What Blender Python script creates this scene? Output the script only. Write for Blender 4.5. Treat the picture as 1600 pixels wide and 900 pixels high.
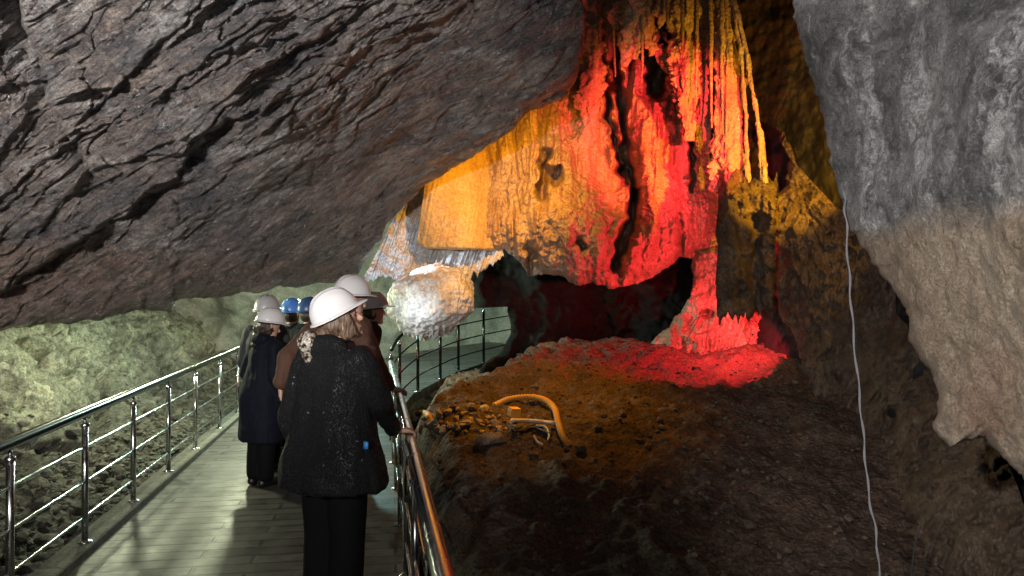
import bpy, bmesh, math, random
import numpy as np
from mathutils import Vector, Matrix, Euler
random.seed(7); np.random.seed(7)
SC = bpy.context.scene
COL = SC.collection
for o in list(bpy.data.objects): bpy.data.objects.remove(o)

# ------------------------------------------------------------------ camera, world, lamps, exposure
F = 1142.0; EYE = 1.73
cam = bpy.data.cameras.new('camera'); camo = bpy.data.objects.new('camera', cam); COL.objects.link(camo)
cam.sensor_width = 36; cam.lens = 36*F/1600; cam.clip_start = .05; cam.clip_end = 200
camo.location = (0, 0, EYE); camo.rotation_euler = (math.radians(90), 0, 0)
SC.camera = camo
def W(px, py, d): return Vector(((px-800)/F*d, d, EYE-(py-450)/F*d))

w = bpy.data.worlds.new('World'); SC.world = w; w.use_nodes = True
w.node_tree.nodes['Background'].inputs[0].default_value = (.5, .55, .6, 1)
w.node_tree.nodes['Background'].inputs[1].default_value = .005        # the cave is closed: almost no sky light
SC.view_settings.view_transform = 'Standard'; SC.view_settings.look = 'None'
SC.view_settings.exposure = 0; SC.view_settings.gamma = 1
SC.view_settings.use_curve_mapping = False
SC.cycles.use_adaptive_sampling = False; SC.cycles.use_denoising = True; SC.cycles.sample_clamp_indirect = 4
SC.cycles.max_bounces = 6

def lamp(name, loc, power, color, radius=.08, target=None, size=None, blend=.3):
    L = bpy.data.lights.new(name, 'SPOT' if target is not None else 'POINT')
    L.energy = power; L.color = color; L.shadow_soft_size = radius
    o = bpy.data.objects.new(name, L); COL.objects.link(o); o.location = loc
    if target is not None:
        L.spot_size = math.radians(size); L.spot_blend = blend
        o.rotation_euler = (Vector(target)-Vector(loc)).to_track_quat('-Z', 'Y').to_euler()
    return o
WHITE = (1, .96, .92); AMBER = (1, .40, .012); YELLOW = (1, .47, .010); RED = (1, .038, .05); GREEN = (.93, 1, .66); TEAL = (.55, 1, .95)
lamp('lamp_near', (-1.25, -.35, 2.15), 290, WHITE, .06, W(200, 520, 4.0), 60, .6)
lamp('fill_pendant', (-.70, -.45, 2.25), 880, WHITE, .05, (2.15, 2.6, 2.0), 62, .6)  # added spot without a real fixture, brightens the hanging rock
lamp('fill_roof', (-.95, -.6, 2.12), 1150, WHITE, .05, W(110, 60, 3.4), 64, .6)  # added spot to lift the overhang, no real lamp there
lamp('lamp_phone', (.12, .02, 1.80), 62, WHITE, .02)
lamp('lamp_wall', W(200, 444, 7.4), 150, GREEN, .08)
lamp('lamp_wall', W(390, 425, 9.3), 240, GREEN, .08)
lamp('lamp_wall', W(10, 470, 5.4), 12, GREEN, .08)
lamp('lamp_wall', W(430, 440, 13.4), 100, GREEN, .08)
lamp('lamp_walk', W(520, 405, 10.2), 200, TEAL, .12)
lamp('lamp_far', W(700, 430, 12.6), 8, TEAL, .10)
lamp('lamp_amber', W(848, 142, 7.0), 450, AMBER, .05, W(770, 300, 9.0), 92, 1.)
lamp('lamp_amber', W(838, 128, 7.5), 520, AMBER, .04, W(845, 625, 7.2), 62, 1.)
lamp('lamp_amber', W(845, 140, 7.2), 190, AMBER, .03, W(722, 475, 8.3), 17, .6)
lamp('lamp_red', W(1160, 470, 7.95), 200, RED, .04, W(1010, 250, 9.7), 112, .25)
lamp('lamp_red', W(1160, 468, 7.97), 210, RED, .04, W(1085, 590, 8.7), 122, .15)
lamp('lamp_red', W(1310, 150, 5.2), 2300, RED, .04, W(1022, 215, 9.2), 37, .75)  # second red spot, added unseen to redden the upper strands
lamp('lamp_yellow', W(1338, 250, 6.4), 540, YELLOW, .04, W(1205, 230, 8.2), 76, .6)
lamp('lamp_yellow', W(1338, 250, 6.4), 40, YELLOW, .04, W(1235, 420, 7.6), 70, .8)
lamp('lamp_amber', W(838, 128, 7.5), 380, AMBER, .03, W(752, 652, 6.5), 15, .5)
lamp('lamp_boss', W(626, 494, 7.9), 10, (.82, .92, 1), .03, W(657, 482, 8.5), 84, .7)
lamp('lamp_fringe', W(600, 404, 8.25), 60, (.66, .80, 1), .03, W(725, 430, 8.9), 34, .2)
lamp('lamp_fringe', W(600, 470, 7.5), 60, (.66, .80, 1), .03, W(598, 398, 8.9), 30, .4)

# ------------------------------------------------------------------ noise
_perm = np.random.RandomState(3).permutation(256); _perm = np.concatenate([_perm]*3)
_grad = np.random.RandomState(4).normal(size=(256, 3)); _grad /= np.linalg.norm(_grad, axis=1)[:, None]
def pn(p):
    p = np.asarray(p, float); i = np.floor(p).astype(int); f = p-i; i &= 255
    u = f*f*f*(f*(f*6-15)+10); out = 0
    for dx in (0, 1):
        for dy in (0, 1):
            for dz in (0, 1):
                h = _perm[_perm[_perm[(i[..., 0]+dx) & 255]+((i[..., 1]+dy) & 255)]+((i[..., 2]+dz) & 255)]
                g = _grad[h]; dv = f-np.array((dx, dy, dz))
                wt = (u[..., 0] if dx else 1-u[..., 0])*(u[..., 1] if dy else 1-u[..., 1])*(u[..., 2] if dz else 1-u[..., 2])
                out = out+wt*(g*dv).sum(-1)
    return out*1.5
def fbm(p, oct=4, gain=.5):
    a, s, r = 1., 1., 0
    for k in range(oct): r = r+a*pn(np.asarray(p)*s+k*17.3); a *= gain; s *= 2.03
    return r
def ridged(p, oct=4):
    a, s, r = 1., 1., 0
    for k in range(oct): r = r+a*(1-np.abs(pn(np.asarray(p)*s+k*9.7))*2); a *= .5; s *= 2.03
    return r-1
def n2(x, y, z=0.): return pn(np.stack([x, y, np.full_like(x, z)], -1))
def f2(x, y, z=0., oct=4): return fbm(np.stack([x, y, np.full_like(x, z)], -1), oct)
def worley(p):
    p = np.asarray(p, float); i = np.floor(p).astype(int)
    d1 = np.full(p.shape[:-1], 9.); d2 = d1.copy(); cid = np.zeros(p.shape[:-1], int)
    for dx in (-1, 0, 1):
        for dy in (-1, 0, 1):
            for dz in (-1, 0, 1):
                c = i+np.array((dx, dy, dz)); cc = c & 255
                h = _perm[_perm[_perm[cc[..., 0]]+cc[..., 1]]+cc[..., 2]]
                q = c+(_grad[h]*.5+.5)
                d = np.linalg.norm(p-q, axis=-1)
                m = d < d1; d2 = np.where(m, d1, np.minimum(d2, d)); cid = np.where(m, h, cid); d1 = np.where(m, d, d1)
    return d1, d2, cid
def ss(a, b, x):
    t = np.clip((x-a)/(b-a), 0, 1); return t*t*(3-2*t)
def groove(X, Y, pts, width):
    best = np.full(X.shape, 1e9)
    for (x0, y0), (x1, y1) in zip(pts[:-1], pts[1:]):
        dx, dy = x1-x0, y1-y0
        t = np.clip(((X-x0)*dx+(Y-y0)*dy)/(dx*dx+dy*dy), 0, 1)
        best = np.minimum(best, np.hypot(X-x0-t*dx, Y-y0-t*dy))
    return np.exp(-(best/(width*(.75+.8*n2(X/22, Y/22, 33.))))**2)
def tps(pts):
    A = np.array(pts, float); xy = A[:, :2]/100; z = A[:, 2]; n = len(A)
    def phi(r): return np.where(r > 1e-9, r*r*np.log(np.maximum(r, 1e-9)), 0)
    K = phi(np.linalg.norm(xy[:, None]-xy[None], axis=-1))+np.eye(n)*.05
    P = np.hstack([np.ones((n, 1)), xy]); M = np.block([[K, P], [P.T, np.zeros((3, 3))]])
    c = np.linalg.solve(M, np.concatenate([z, np.zeros(3)]))
    def f(X, Y):
        q = np.stack([X, Y], -1)/100; r = c[n]+c[n+1]*q[..., 0]+c[n+2]*q[..., 1]
        for k in range(n): r = r+c[k]*phi(np.linalg.norm(q-xy[k], axis=-1))
        return r
    return f

# ------------------------------------------------------------------ mesh helpers
def mesh_obj(name, verts, faces, mat=None, parent=None, smooth=True):
    me = bpy.data.meshes.new(name)
    me.from_pydata([tuple(v) for v in verts], [], faces); me.update()
    if smooth: me.polygons.foreach_set('use_smooth', [True]*len(me.polygons))
    o = bpy.data.objects.new(name, me); COL.objects.link(o)
    if mat: me.materials.append(mat)
    if parent: o.parent = parent
    return o
def grid_obj(name, P, mat, parent=None, toward=(0, 0, EYE)):
    nu, nv = P.shape[:2]; V = P.reshape(-1, 3)
    idx = np.arange(nu*nv).reshape(nu, nv)
    a, b, c, d = idx[:-1, :-1].ravel(), idx[1:, :-1].ravel(), idx[1:, 1:].ravel(), idx[:-1, 1:].ravel()
    n = np.cross(V[b]-V[a], V[d]-V[a]); cen = V[a]
    if toward == 'up': s = n[:, 2].sum()
    else: s = (n*(np.array(toward)-cen)).sum()
    Fc = np.stack([a, b, c, d], 1) if s > 0 else np.stack([a, d, c, b], 1)
    me = bpy.data.meshes.new(name)
    me.vertices.add(len(V)); me.vertices.foreach_set('co', V.ravel())
    me.loops.add(len(Fc)*4); me.loops.foreach_set('vertex_index', Fc.ravel())
    me.polygons.add(len(Fc)); me.polygons.foreach_set('loop_start', np.arange(len(Fc))*4)
    me.polygons.foreach_set('use_smooth', np.ones(len(Fc), bool))
    me.update(calc_edges=True); me.validate()
    o = bpy.data.objects.new(name, me); COL.objects.link(o); me.materials.append(mat)
    if parent: o.parent = parent
    return o
def resample(A, n):
    A = np.array(A, float); L = np.concatenate([[0], np.cumsum(np.linalg.norm(np.diff(A[:, :2], axis=0), axis=1))])
    t = np.linspace(0, L[-1], n); return np.stack([np.interp(t, L, A[:, k]) for k in range(A.shape[1])], 1)
def patch(name, ET, nu, nv, dfun, disp, mat, roll=1.2, rollpx=40, jit=4, lip=.15, vlip=.05, jscale=30, vpow=1.0, nroll=7, uv=False):
    """A rock mass: rows from its visible rim (ex, ey) to (tx, ty), each point at its own distance, and the rim turned away into depth."""
    R = resample(ET, nu); s = np.arange(nu)
    E = R[:, :2].copy(); T = R[:, 2:]
    E[:, 0] += jit*fbm(np.stack([E[:, 0]/jscale, E[:, 1]/jscale, np.zeros(nu)], -1), 4)
    E[:, 1] += jit*fbm(np.stack([E[:, 0]/jscale, E[:, 1]/jscale, np.full(nu, 5.)], -1), 4)
    v = np.linspace(0, 1, nv)**vpow
    P = E[:, None]+(T-E)[:, None]*v[None, :, None]
    X, Y = P[..., 0], P[..., 1]
    D = dfun(X, Y)
    wp = np.stack([(X-800)/F*D, D, EYE-(Y-450)/F*D], -1)
    D = D-disp(X, Y, wp)
    tt = np.clip(1-v/vlip, 0, 1); D = D+lip*(1-np.sqrt(np.clip(1-tt*tt, 0, 1)))[None]
    inward = (T-E)/np.maximum(np.linalg.norm(T-E, axis=1), 1e-6)[:, None]
    k = np.arange(nroll, 0, -1)/nroll
    Pr = E[:, None]+inward[:, None]*(k**1.3*rollpx)[None, :, None]
    Dr = D[:, :1]+roll*k[None]
    wr = np.stack([(Pr[..., 0]-800)/F*Dr, Dr, EYE-(Pr[..., 1]-450)/F*Dr], -1)
    Dr = Dr+.12*k[None]*fbm(wr*2.5, 3)
    X = np.concatenate([Pr[..., 0], X], 1); Y = np.concatenate([Pr[..., 1], Y], 1); D = np.concatenate([Dr, D], 1)
    o = grid_obj(name, np.stack([(X-800)/F*D, D, EYE-(Y-450)/F*D], -1), mat)
    if uv:                                                     # the lie of the strata, carried by the mesh
        l = o.data.uv_layers.new(name='strata'); vi = np.empty(len(o.data.loops), int); o.data.loops.foreach_get('vertex_index', vi)
        l.data.foreach_set('uv', (np.stack([X.ravel(), Y.ravel()], -1)/100)[vi].ravel())
    return o
def empty(name, loc=(0, 0, 0)):
    o = bpy.data.objects.new(name, None); COL.objects.link(o); o.location = loc; o.empty_display_size = .2; return o
def tag(o, label=None, cat=None, group=None, kind=None):
    if label: o['label'] = label
    if cat: o['category'] = cat
    if group: o['group'] = group
    if kind: o['kind'] = kind
    return o
def tube_data(pts, rad, seg=12, cap=True, noise=0., nscale=8.):
    pts = np.array([tuple(p) for p in pts], float); n = len(pts)
    rad = np.full(n, rad) if np.isscalar(rad) else np.array(rad, float)
    tan = np.gradient(pts, axis=0); tan /= np.maximum(np.linalg.norm(tan, axis=1), 1e-9)[:, None]
    ref = np.array((0, 0, 1.)) if abs(tan[:, 2]).mean() < .8 else np.array((1., 0, 0))
    a = np.cross(tan, ref); a /= np.maximum(np.linalg.norm(a, axis=1), 1e-9)[:, None]; b = np.cross(tan, a)
    th = np.linspace(0, 2*np.pi, seg, endpoint=False)
    r = rad[:, None]*np.ones(seg)
    off = a[:, None]*np.cos(th)[None, :, None]+b[:, None]*np.sin(th)[None, :, None]
    V = pts[:, None]+off*r[..., None]
    if noise: V = pts[:, None]+off*(r*(1+noise*fbm(V*np.array((nscale*2, nscale*2, nscale*.45)), 3)+.5*noise*fbm(V*nscale*3, 2)))[..., None]
    V = V.reshape(-1, 3); f = []
    for i in range(n-1):
        for j in range(seg): f.append((i*seg+j, i*seg+(j+1) % seg, (i+1)*seg+(j+1) % seg, (i+1)*seg+j))
    if cap: f.append(tuple(range(seg))[::-1]); f.append(tuple((n-1)*seg+j for j in range(seg)))
    return V, f
class MB:
    def __init__(s): s.v = []; s.f = []
    def add(s, V, f):
        o = len(s.v); s.v += [tuple(v) for v in V]; s.f += [tuple(i+o for i in q) for q in f]; return s
    def tube(s, pts, rad, seg=12, **k): return s.add(*tube_data(pts, rad, seg, **k))
    def box(s, c, sx, sy, sz, M=None):
        V = [Vector((x*sx/2, y*sy/2, z*sz/2)) for x in (-1, 1) for y in (-1, 1) for z in (-1, 1)]
        V = [(M @ v if M else v)+Vector(c) for v in V]
        return s.add(V, [(0, 1, 3, 2), (4, 6, 7, 5), (0, 4, 5, 1), (2, 3, 7, 6), (0, 2, 6, 4), (1, 5, 7, 3)])
    def cap(s, p0, p1, r0, r1, seg=14, flat=None):
        """a tapered limb with rounded ends"""
        p0, p1 = np.array(p0, float), np.array(p1, float); ax = p1-p0; L = np.linalg.norm(ax)
        ax = ax/L if L > 1e-6 else np.array((0, 0, 1.))
        P, R = [], []
        for t in np.linspace(-np.pi/2, 0, 6)[:-1] if True else (): P.append(p0+ax*r0*math.sin(t)); R.append(max(r0*math.cos(t), r0*.02))
        for t in np.linspace(0, 1, 5): P.append(p0+ax*L*t); R.append(r0+(r1-r0)*t)
        for t in np.linspace(0, np.pi/2, 6)[1:]: P.append(p1+ax*r1*math.sin(t)); R.append(max(r1*math.cos(t), r1*.02))
        P = np.array(P); ref = np.array((0, 0, 1.)) if abs(ax[2]) < .8 else np.array((0, 1., 0))
        a = np.cross(ax, ref); a /= np.linalg.norm(a); b = np.cross(ax, a)
        th = np.linspace(0, 2*np.pi, seg, endpoint=False)
        V = P[:, None]+(a[None, None]*np.cos(th)[None, :, None]+b[None, None]*np.sin(th)[None, :, None])*np.array(R)[:, None, None]
        n = len(P); f = [(i*seg+j, i*seg+(j+1) % seg, (i+1)*seg+(j+1) % seg, (i+1)*seg+j) for i in range(n-1) for j in range(seg)]
        f += [tuple(range(seg))[::-1], tuple((n-1)*seg+j for j in range(seg))]
        return s.add(V.reshape(-1, 3), f)
    def ell(s, c, rx, ry, rz, M=None, n=14):
        V = []; f = []
        ph = np.linspace(-np.pi/2+.02, np.pi/2-.02, n); th = np.linspace(0, 2*np.pi, 2*n, endpoint=False)
        for p in ph:
            for t in th:
                v = Vector((rx*math.cos(p)*math.cos(t), ry*math.cos(p)*math.sin(t), rz*math.sin(p)))
                V.append((M @ v if M else v)+Vector(c))
        m = 2*n
        f = [(i*m+j, i*m+(j+1) % m, (i+1)*m+(j+1) % m, (i+1)*m+j) for i in range(n-1) for j in range(m)]
        f += [tuple(range(m))[::-1], tuple((n-1)*m+j for j in range(m))]
        return s.add(V, f)
    def loft(s, rings, seg=28):
        """rings: (cx, cy, z, a, b)"""
        V = []; n = len(rings)
        for cx, cy, z, a, b in rings:
            for j in range(seg):
                t = 2*math.pi*j/seg; c, sn = math.cos(t), math.sin(t)
                V.append((cx+a*math.copysign(abs(c)**.85, c), cy+b*math.copysign(abs(sn)**.85, sn), z))
        f = [(i*seg+j, i*seg+(j+1) % seg, (i+1)*seg+(j+1) % seg, (i+1)*seg+j) for i in range(n-1) for j in range(seg)]
        f += [tuple(range(seg))[::-1], tuple((n-1)*seg+j for j in range(seg))]
        return s.add(V, f)
    def build(s, name, mat, parent=None, smooth=True): return mesh_obj(name, s.v, s.f, mat, parent, smooth)
    def fuse(s, name, mat, parent=None, voxel=.012, it=4, wr=None, M=None):
        """the pieces grown together into one continuous skin"""
        o = mesh_obj('tmp', s.v, s.f)
        bm = bmesh.new(); bm.from_mesh(o.data); bmesh.ops.recalc_face_normals(bm, faces=bm.faces); bm.to_mesh(o.data); bm.free()
        m = o.modifiers.new('r', 'REMESH'); m.mode = 'VOXEL'; m.voxel_size = voxel; m.use_smooth_shade = True
        if it:
            m = o.modifiers.new('s', 'SMOOTH'); m.factor = .5; m.iterations = it
        bpy.context.view_layer.update()
        me = bpy.data.meshes.new_from_object(o.evaluated_get(bpy.context.evaluated_depsgraph_get()))
        bpy.data.objects.remove(o)
        if wr:
            n = len(me.vertices); co = np.empty(n*3); me.vertices.foreach_get('co', co); co = co.reshape(-1, 3)
            no = np.empty(n*3); me.vertices.foreach_get('normal', no); no = no.reshape(-1, 3)
            me.vertices.foreach_set('co', (co+no*wr(co)[:, None]).ravel()); me.update()
        me.polygons.foreach_set('use_smooth', [True]*len(me.polygons))
        me.name = name; r = bpy.data.objects.new(name, me); COL.objects.link(r); me.materials.clear(); me.materials.append(mat)
        if parent: r.parent = parent
        return r
def spline(pts, n):
    """Catmull-Rom through points"""
    P = np.array([tuple(p) for p in pts], float); P = np.vstack([2*P[0]-P[1], P, 2*P[-1]-P[-2]]); out = []
    m = len(P)-3
    for u in np.linspace(0, m-1e-6, n):
        i = int(u); t = u-i; a, b, c, d = P[i:i+4]
        out.append(.5*((2*b)+(-a+c)*t+(2*a-5*b+4*c-d)*t*t+(-a+3*b-3*c+d)*t**3))
    return np.array(out)

# ------------------------------------------------------------------ materials
class NT:
    def __init__(s, name):
        s.m = bpy.data.materials.new(name); s.m.use_nodes = True; s.t = s.m.node_tree; s.b = s.t.nodes['Principled BSDF']
    def n(s, typ, **k):
        x = s.t.nodes.new(typ)
        for a, v in k.items():
            if isinstance(v, bpy.types.NodeSocket): s.t.links.new(v, x.inputs[a])
            elif a in x.inputs.keys(): x.inputs[a].default_value = v
            else: setattr(x, a, v)
        return x
    def pos(s, scale=(1, 1, 1), rot=(0, 0, 0)):
        g = s.n('ShaderNodeNewGeometry'); mp = s.n('ShaderNodeMapping')
        s.t.links.new(g.outputs['Position'], mp.inputs['Vector']); mp.inputs['Scale'].default_value = scale; mp.inputs['Rotation'].default_value = rot
        return mp.outputs[0]
    def obj(s, scale=(1, 1, 1), rot=(0, 0, 0)):
        g = s.n('ShaderNodeTexCoord'); mp = s.n('ShaderNodeMapping')
        s.t.links.new(g.outputs['Object'], mp.inputs['Vector']); mp.inputs['Scale'].default_value = scale; mp.inputs['Rotation'].default_value = rot
        return mp.outputs[0]
    def noise(s, vec, scale, detail=6, rough=.6, dist=0):
        x = s.n('ShaderNodeTexNoise'); s.t.links.new(vec, x.inputs['Vector'])
        x.inputs['Scale'].default_value = scale; x.inputs['Detail'].default_value = detail; x.inputs['Roughness'].default_value = rough; x.inputs['Distortion'].default_value = dist
        return x.outputs['Fac']
    def vor(s, vec, scale, out='Distance', feature='F1', rnd=1):
        x = s.n('ShaderNodeTexVoronoi'); x.feature = feature; s.t.links.new(vec, x.inputs['Vector']); x.inputs['Scale'].default_value = scale; x.inputs['Randomness'].default_value = rnd
        return x.outputs[out]
    def ramp(s, fac, stops, interp='LINEAR'):
        x = s.n('ShaderNodeValToRGB'); s.t.links.new(fac, x.inputs[0]); r = x.color_ramp; r.interpolation = interp
        while len(r.elements) < len(stops): r.elements.new(.5)
        for e, (p, c) in zip(r.elements, stops):
            e.position = p; e.color = (*c, 1) if not np.isscalar(c) else (c, c, c, 1)
        return x.outputs[0]
    def mix(s, fac, a, b, mode='MIX'):
        x = s.n('ShaderNodeMix'); x.data_type = 'RGBA'; x.blend_type = mode
        for sock, v in ((x.inputs['Factor'], fac), (x.inputs[6], a), (x.inputs[7], b)):
            if isinstance(v, bpy.types.NodeSocket): s.t.links.new(v, sock)
            elif np.isscalar(v): sock.default_value = v
            else: sock.default_value = (*v, 1)
        return x.outputs[2]
    def math(s, op, a, b=0., clamp=False):
        x = s.n('ShaderNodeMath'); x.operation = op; x.use_clamp = clamp
        for sock, v in ((x.inputs[0], a), (x.inputs[1], b)):
            if isinstance(v, bpy.types.NodeSocket): s.t.links.new(v, sock)
            else: sock.default_value = v
        return x.outputs[0]
    def grain(s, c, scale, lo=.55, hi=1.35):
        g = s.ramp(s.noise(s.pos(), scale, 5, .8), [(.36, lo/hi), (.64, 1.)])
        return s.mix(1., s.mix(1., c, (hi, hi, hi), 'MULTIPLY'), g, 'MULTIPLY')
    def bump(s, h, strength=.5, dist=.02, nrm=None):
        x = s.n('ShaderNodeBump'); s.t.links.new(h, x.inputs['Height']); x.inputs['Strength'].default_value = strength; x.inputs['Distance'].default_value = dist
        if nrm: s.t.links.new(nrm, x.inputs['Normal'])
        return x.outputs[0]
    def out(s, color=None, rough=None, normal=None, metallic=None, spec=None):
        def put(k, v):
            if v is None: return
            if isinstance(v, bpy.types.NodeSocket): s.t.links.new(v, s.b.inputs[k])
            elif k == 'Base Color': s.b.inputs[k].default_value = (*v, 1)
            else: s.b.inputs[k].default_value = v
        put('Base Color', color); put('Roughness', rough); put('Normal', normal); put('Metallic', metallic); put('Specular IOR Level', spec)
        return s.m
def zband(t, z0, width, wob=.08):
    """0 above, 1 below the old water line at height z0"""
    g = t.n('ShaderNodeNewGeometry'); sp = t.n('ShaderNodeSeparateXYZ'); t.t.links.new(g.outputs['Position'], sp.inputs[0])
    nz = t.noise(t.pos(), 3.5, 5, .65)
    z = t.math('ADD', sp.outputs['Z'], t.math('MULTIPLY', t.math('SUBTRACT', nz, .5), wob*2))
    return t.math('DIVIDE', t.math('SUBTRACT', z0+width/2, z), width, True)

def m_overhang():
    t = NT('dark layered rock'); p = t.pos()
    uvn = t.n('ShaderNodeUVMap'); uvn.uv_map = 'strata'
    def st(sx, sy, dist=0):
        r_ = t.n('ShaderNodeMapping'); t.t.links.new(uvn.outputs[0], r_.inputs['Vector']); r_.inputs['Rotation'].default_value = (0, 0, math.radians(33))
        m_ = t.n('ShaderNodeMapping'); t.t.links.new(r_.outputs[0], m_.inputs['Vector']); m_.inputs['Scale'].default_value = (sx, sy, 1)
        return m_.outputs[0]
    s1 = t.noise(st(1.3, 4), 1.0, 9, .68, .9); s2 = t.noise(st(4, 13), 1.0, 9, .72, 1.2); s3 = t.noise(p, 60, 5, .75)
    big = t.noise(p, 1.1, 6, .6, .5)
    c = t.ramp(t.math('ADD', t.math('MULTIPLY', s1, .6), t.math('MULTIPLY', big, .4)), [(.38, (.085, .085, .10)), (.46, (.20, .175, .17)), (.53, (.33, .26, .23)), (.61, (.60, .54, .50))])
    c = t.mix(t.ramp(s2, [(.36, .8), (.52, 0.)]), c, (.045, .043, .048))
    c = t.mix(t.math('MULTIPLY', t.ramp(t.noise(p, 2.3, 7, .65, .7), [(.5, 0.), (.62, 1.)]), t.ramp(s2, [(.42, 0.), (.6, .9)])), c, (.60, .58, .57))
    fleck = t.math('MULTIPLY', t.ramp(t.vor(p, 42), [(.12, 1.), (.22, 0.)]), t.ramp(t.noise(p, 3, 4), [(.46, 0.), (.6, 1.)]))
    c = t.mix(fleck, c, (.62, .6, .6))
    vein = t.ramp(t.math('ABSOLUTE', t.math('SUBTRACT', t.noise(p, 1.3, 5, .6, 1.2), .5)), [(.0, 1.), (.008, 0.)])
    c = t.mix(t.math('MULTIPLY', vein, .35), c, (.4, .38, .37))
    low = zband(t, 1.98, .12)
    c = t.mix(t.math('MULTIPLY', low, .75), c, t.mix(t.ramp(s2, [(.35, 1.), (.55, 0.)]), t.ramp(t.noise(p, 3, 6, .6), [(.35, (.24, .155, .115)), (.65, (.46, .32, .25))]), (.06, .04, .032)))
    c = t.grain(c, 75, .4, 1.5)
    h = t.math('ADD', t.math('ADD', t.math('MULTIPLY', s1, .9), t.math('MULTIPLY', s2, .7)), t.math('ADD', t.math('MULTIPLY', s3, .45), t.math('MULTIPLY', t.noise(p, 17, 9, .75), .9)))
    return t.out(c, t.ramp(t.noise(p, 7, 6, .7), [(.4, .16), (.58, .6)]), t.bump(h, 1., .085), spec=.7)
def m_pendant():
    t = NT('grey rock stained beige below the water line'); p = t.pos()
    c = t.ramp(t.noise(p, 3.2, 9, .7, .5), [(.36, (.055, .055, .057)), (.5, (.19, .187, .187)), (.63, (.36, .35, .345))])
    st = t.math('MULTIPLY', t.ramp(t.noise(t.pos((6, 6, 1.4)), 1.0, 6, .7), [(.50, 0.), (.60, 1.)]), t.ramp(t.noise(p, 20, 6, .8), [(.42, 0.), (.56, .9)]))
    c = t.mix(st, c, (.60, .595, .60))
    lo = t.ramp(t.noise(p, 4, 9, .65), [(.3, (.24, .175, .125)), (.5, (.40, .31, .23)), (.7, (.52, .43, .34))])
    lo = t.mix(t.ramp(t.noise(p, 2.2, 5, .6), [(.58, 0.), (.7, .5)]), lo, (.36, .2, .14))
    mott = t.noise(p, 11, 9, .78); mott2 = t.noise(p, 34, 7, .8)
    c = t.mix(t.ramp(mott, [(.38, .75), (.5, 0.)]), c, (.05, .049, .05)); c = t.mix(t.ramp(mott2, [(.54, 0.), (.66, .55)]), c, (.45, .44, .43))
    lo = t.mix(t.ramp(mott2, [(.36, .55), (.48, 0.)]), lo, (.20, .145, .105)); lo = t.mix(t.ramp(mott, [(.54, 0.), (.68, .5)]), lo, (.60, .52, .43))
    c = t.mix(zband(t, 1.95, .09, .10), c, lo)
    c = t.grain(c, 110, .55, 1.35)
    h = t.math('ADD', t.noise(p, 22, 10, .78), t.math('MULTIPLY', t.noise(p, 110, 5, .75), .5))
    return t.out(c, .75, t.bump(h, 1., .06), spec=.35)
def m_flow(name, cols, bump=.6, sc=1.):
    t = NT(name); p = t.pos()
    c = t.ramp(t.noise(t.pos((1, 1, .3)), 3*sc, 7, .6, .4), [(.3, cols[0]), (.5, cols[1]), (.7, cols[2])])
    c = t.grain(c, 34, .6, 1.3)
    h = t.math('ADD', t.math('ADD', t.noise(p, 16*sc, 9, .7), t.math('MULTIPLY', t.vor(p, 22*sc), .5)), t.noise(t.pos((16, 16, 1.6)), 1.4*sc, 5, .6))
    return t.out(c, t.ramp(t.noise(p, 6), [(.35, .42), (.65, .7)]), t.bump(h, bump, .045), spec=.4)
def m_wall(name, cols, bump=.8, sc=1., rough=.85):
    t = NT(name); p = t.pos()
    c = t.ramp(t.noise(p, 1.8*sc, 9, .65, .6), [(.3, cols[0]), (.5, cols[1]), (.7, cols[2])])
    c = t.mix(t.ramp(t.noise(p, 14*sc, 7, .7), [(.45, 0.), (.75, .4)]), c, cols[0])
    c = t.grain(c, 45, .55, 1.35)
    h = t.math('ADD', t.noise(p, 8*sc, 10, .68), t.math('MULTIPLY', t.noise(p, 40*sc, 6, .7), .3))
    return t.out(c, rough, t.bump(h, bump, .04), spec=.25)
def m_plain(name, col, rough=.5, metallic=0., bump=0., bscale=40, var=.15, spec=.5):
    t = NT(name); p = t.obj()
    k = t.noise(p, bscale*.3, 5, .6)
    c = t.mix(k, tuple(x*(1-var) for x in col), tuple(min(1, x*(1+var)) for x in col))
    return t.out(c, rough, t.bump(t.noise(p, bscale, 6, .65), bump, .01) if bump else None, metallic, spec)
def m_metal():
    t = NT('polished steel'); p = t.obj()
    return t.out(t.ramp(t.noise(p, 6, 4), [(.3, (.50, .51, .52)), (.7, (.62, .62, .62))]), t.ramp(t.noise(p, 9, 6, .7), [(.35, .12), (.7, .34)]), metallic=1.)
def m_deck():
    t = NT('wood grain decking'); p = t.pos((1, 1, 1), (0, 0, math.radians(-9)))
    br = t.n('ShaderNodeTexBrick'); t.t.links.new(p, br.inputs['Vector'])
    br.offset = .37; br.inputs['Scale'].default_value = 1; br.inputs['Brick Width'].default_value = .9; br.inputs['Row Height'].default_value = .145
    br.inputs['Mortar Size'].default_value = .014; br.inputs['Mortar Smooth'].default_value = .2; br.inputs['Bias'].default_value = 0
    br.inputs['Color1'].default_value = (.055, .053, .05, 1); br.inputs['Color2'].default_value = (.145, .139, .128, 1); br.inputs['Mortar'].default_value = (.008, .007, .006, 1)
    gr = t.noise(t.pos((2, 40, 1), (0, 0, math.radians(-9))), 1.5, 6, .65, .5)
    c = t.mix(t.ramp(gr, [(.35, .75), (.65, 0.)]), br.outputs['Color'], (.06, .05, .042))
    c = t.mix(t.ramp(t.noise(p, 1.5, 5, .6), [(.5, 0.), (.75, .5)]), c, (.16, .14, .115))
    h = t.math('SUBTRACT', t.math('MULTIPLY', gr, .25), br.outputs['Fac'])
    return t.out(c, t.ramp(t.noise(p, 7, 6, .7), [(.35, .34), (.7, .62)]), t.bump(h, 1., .008), spec=.4)
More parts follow.
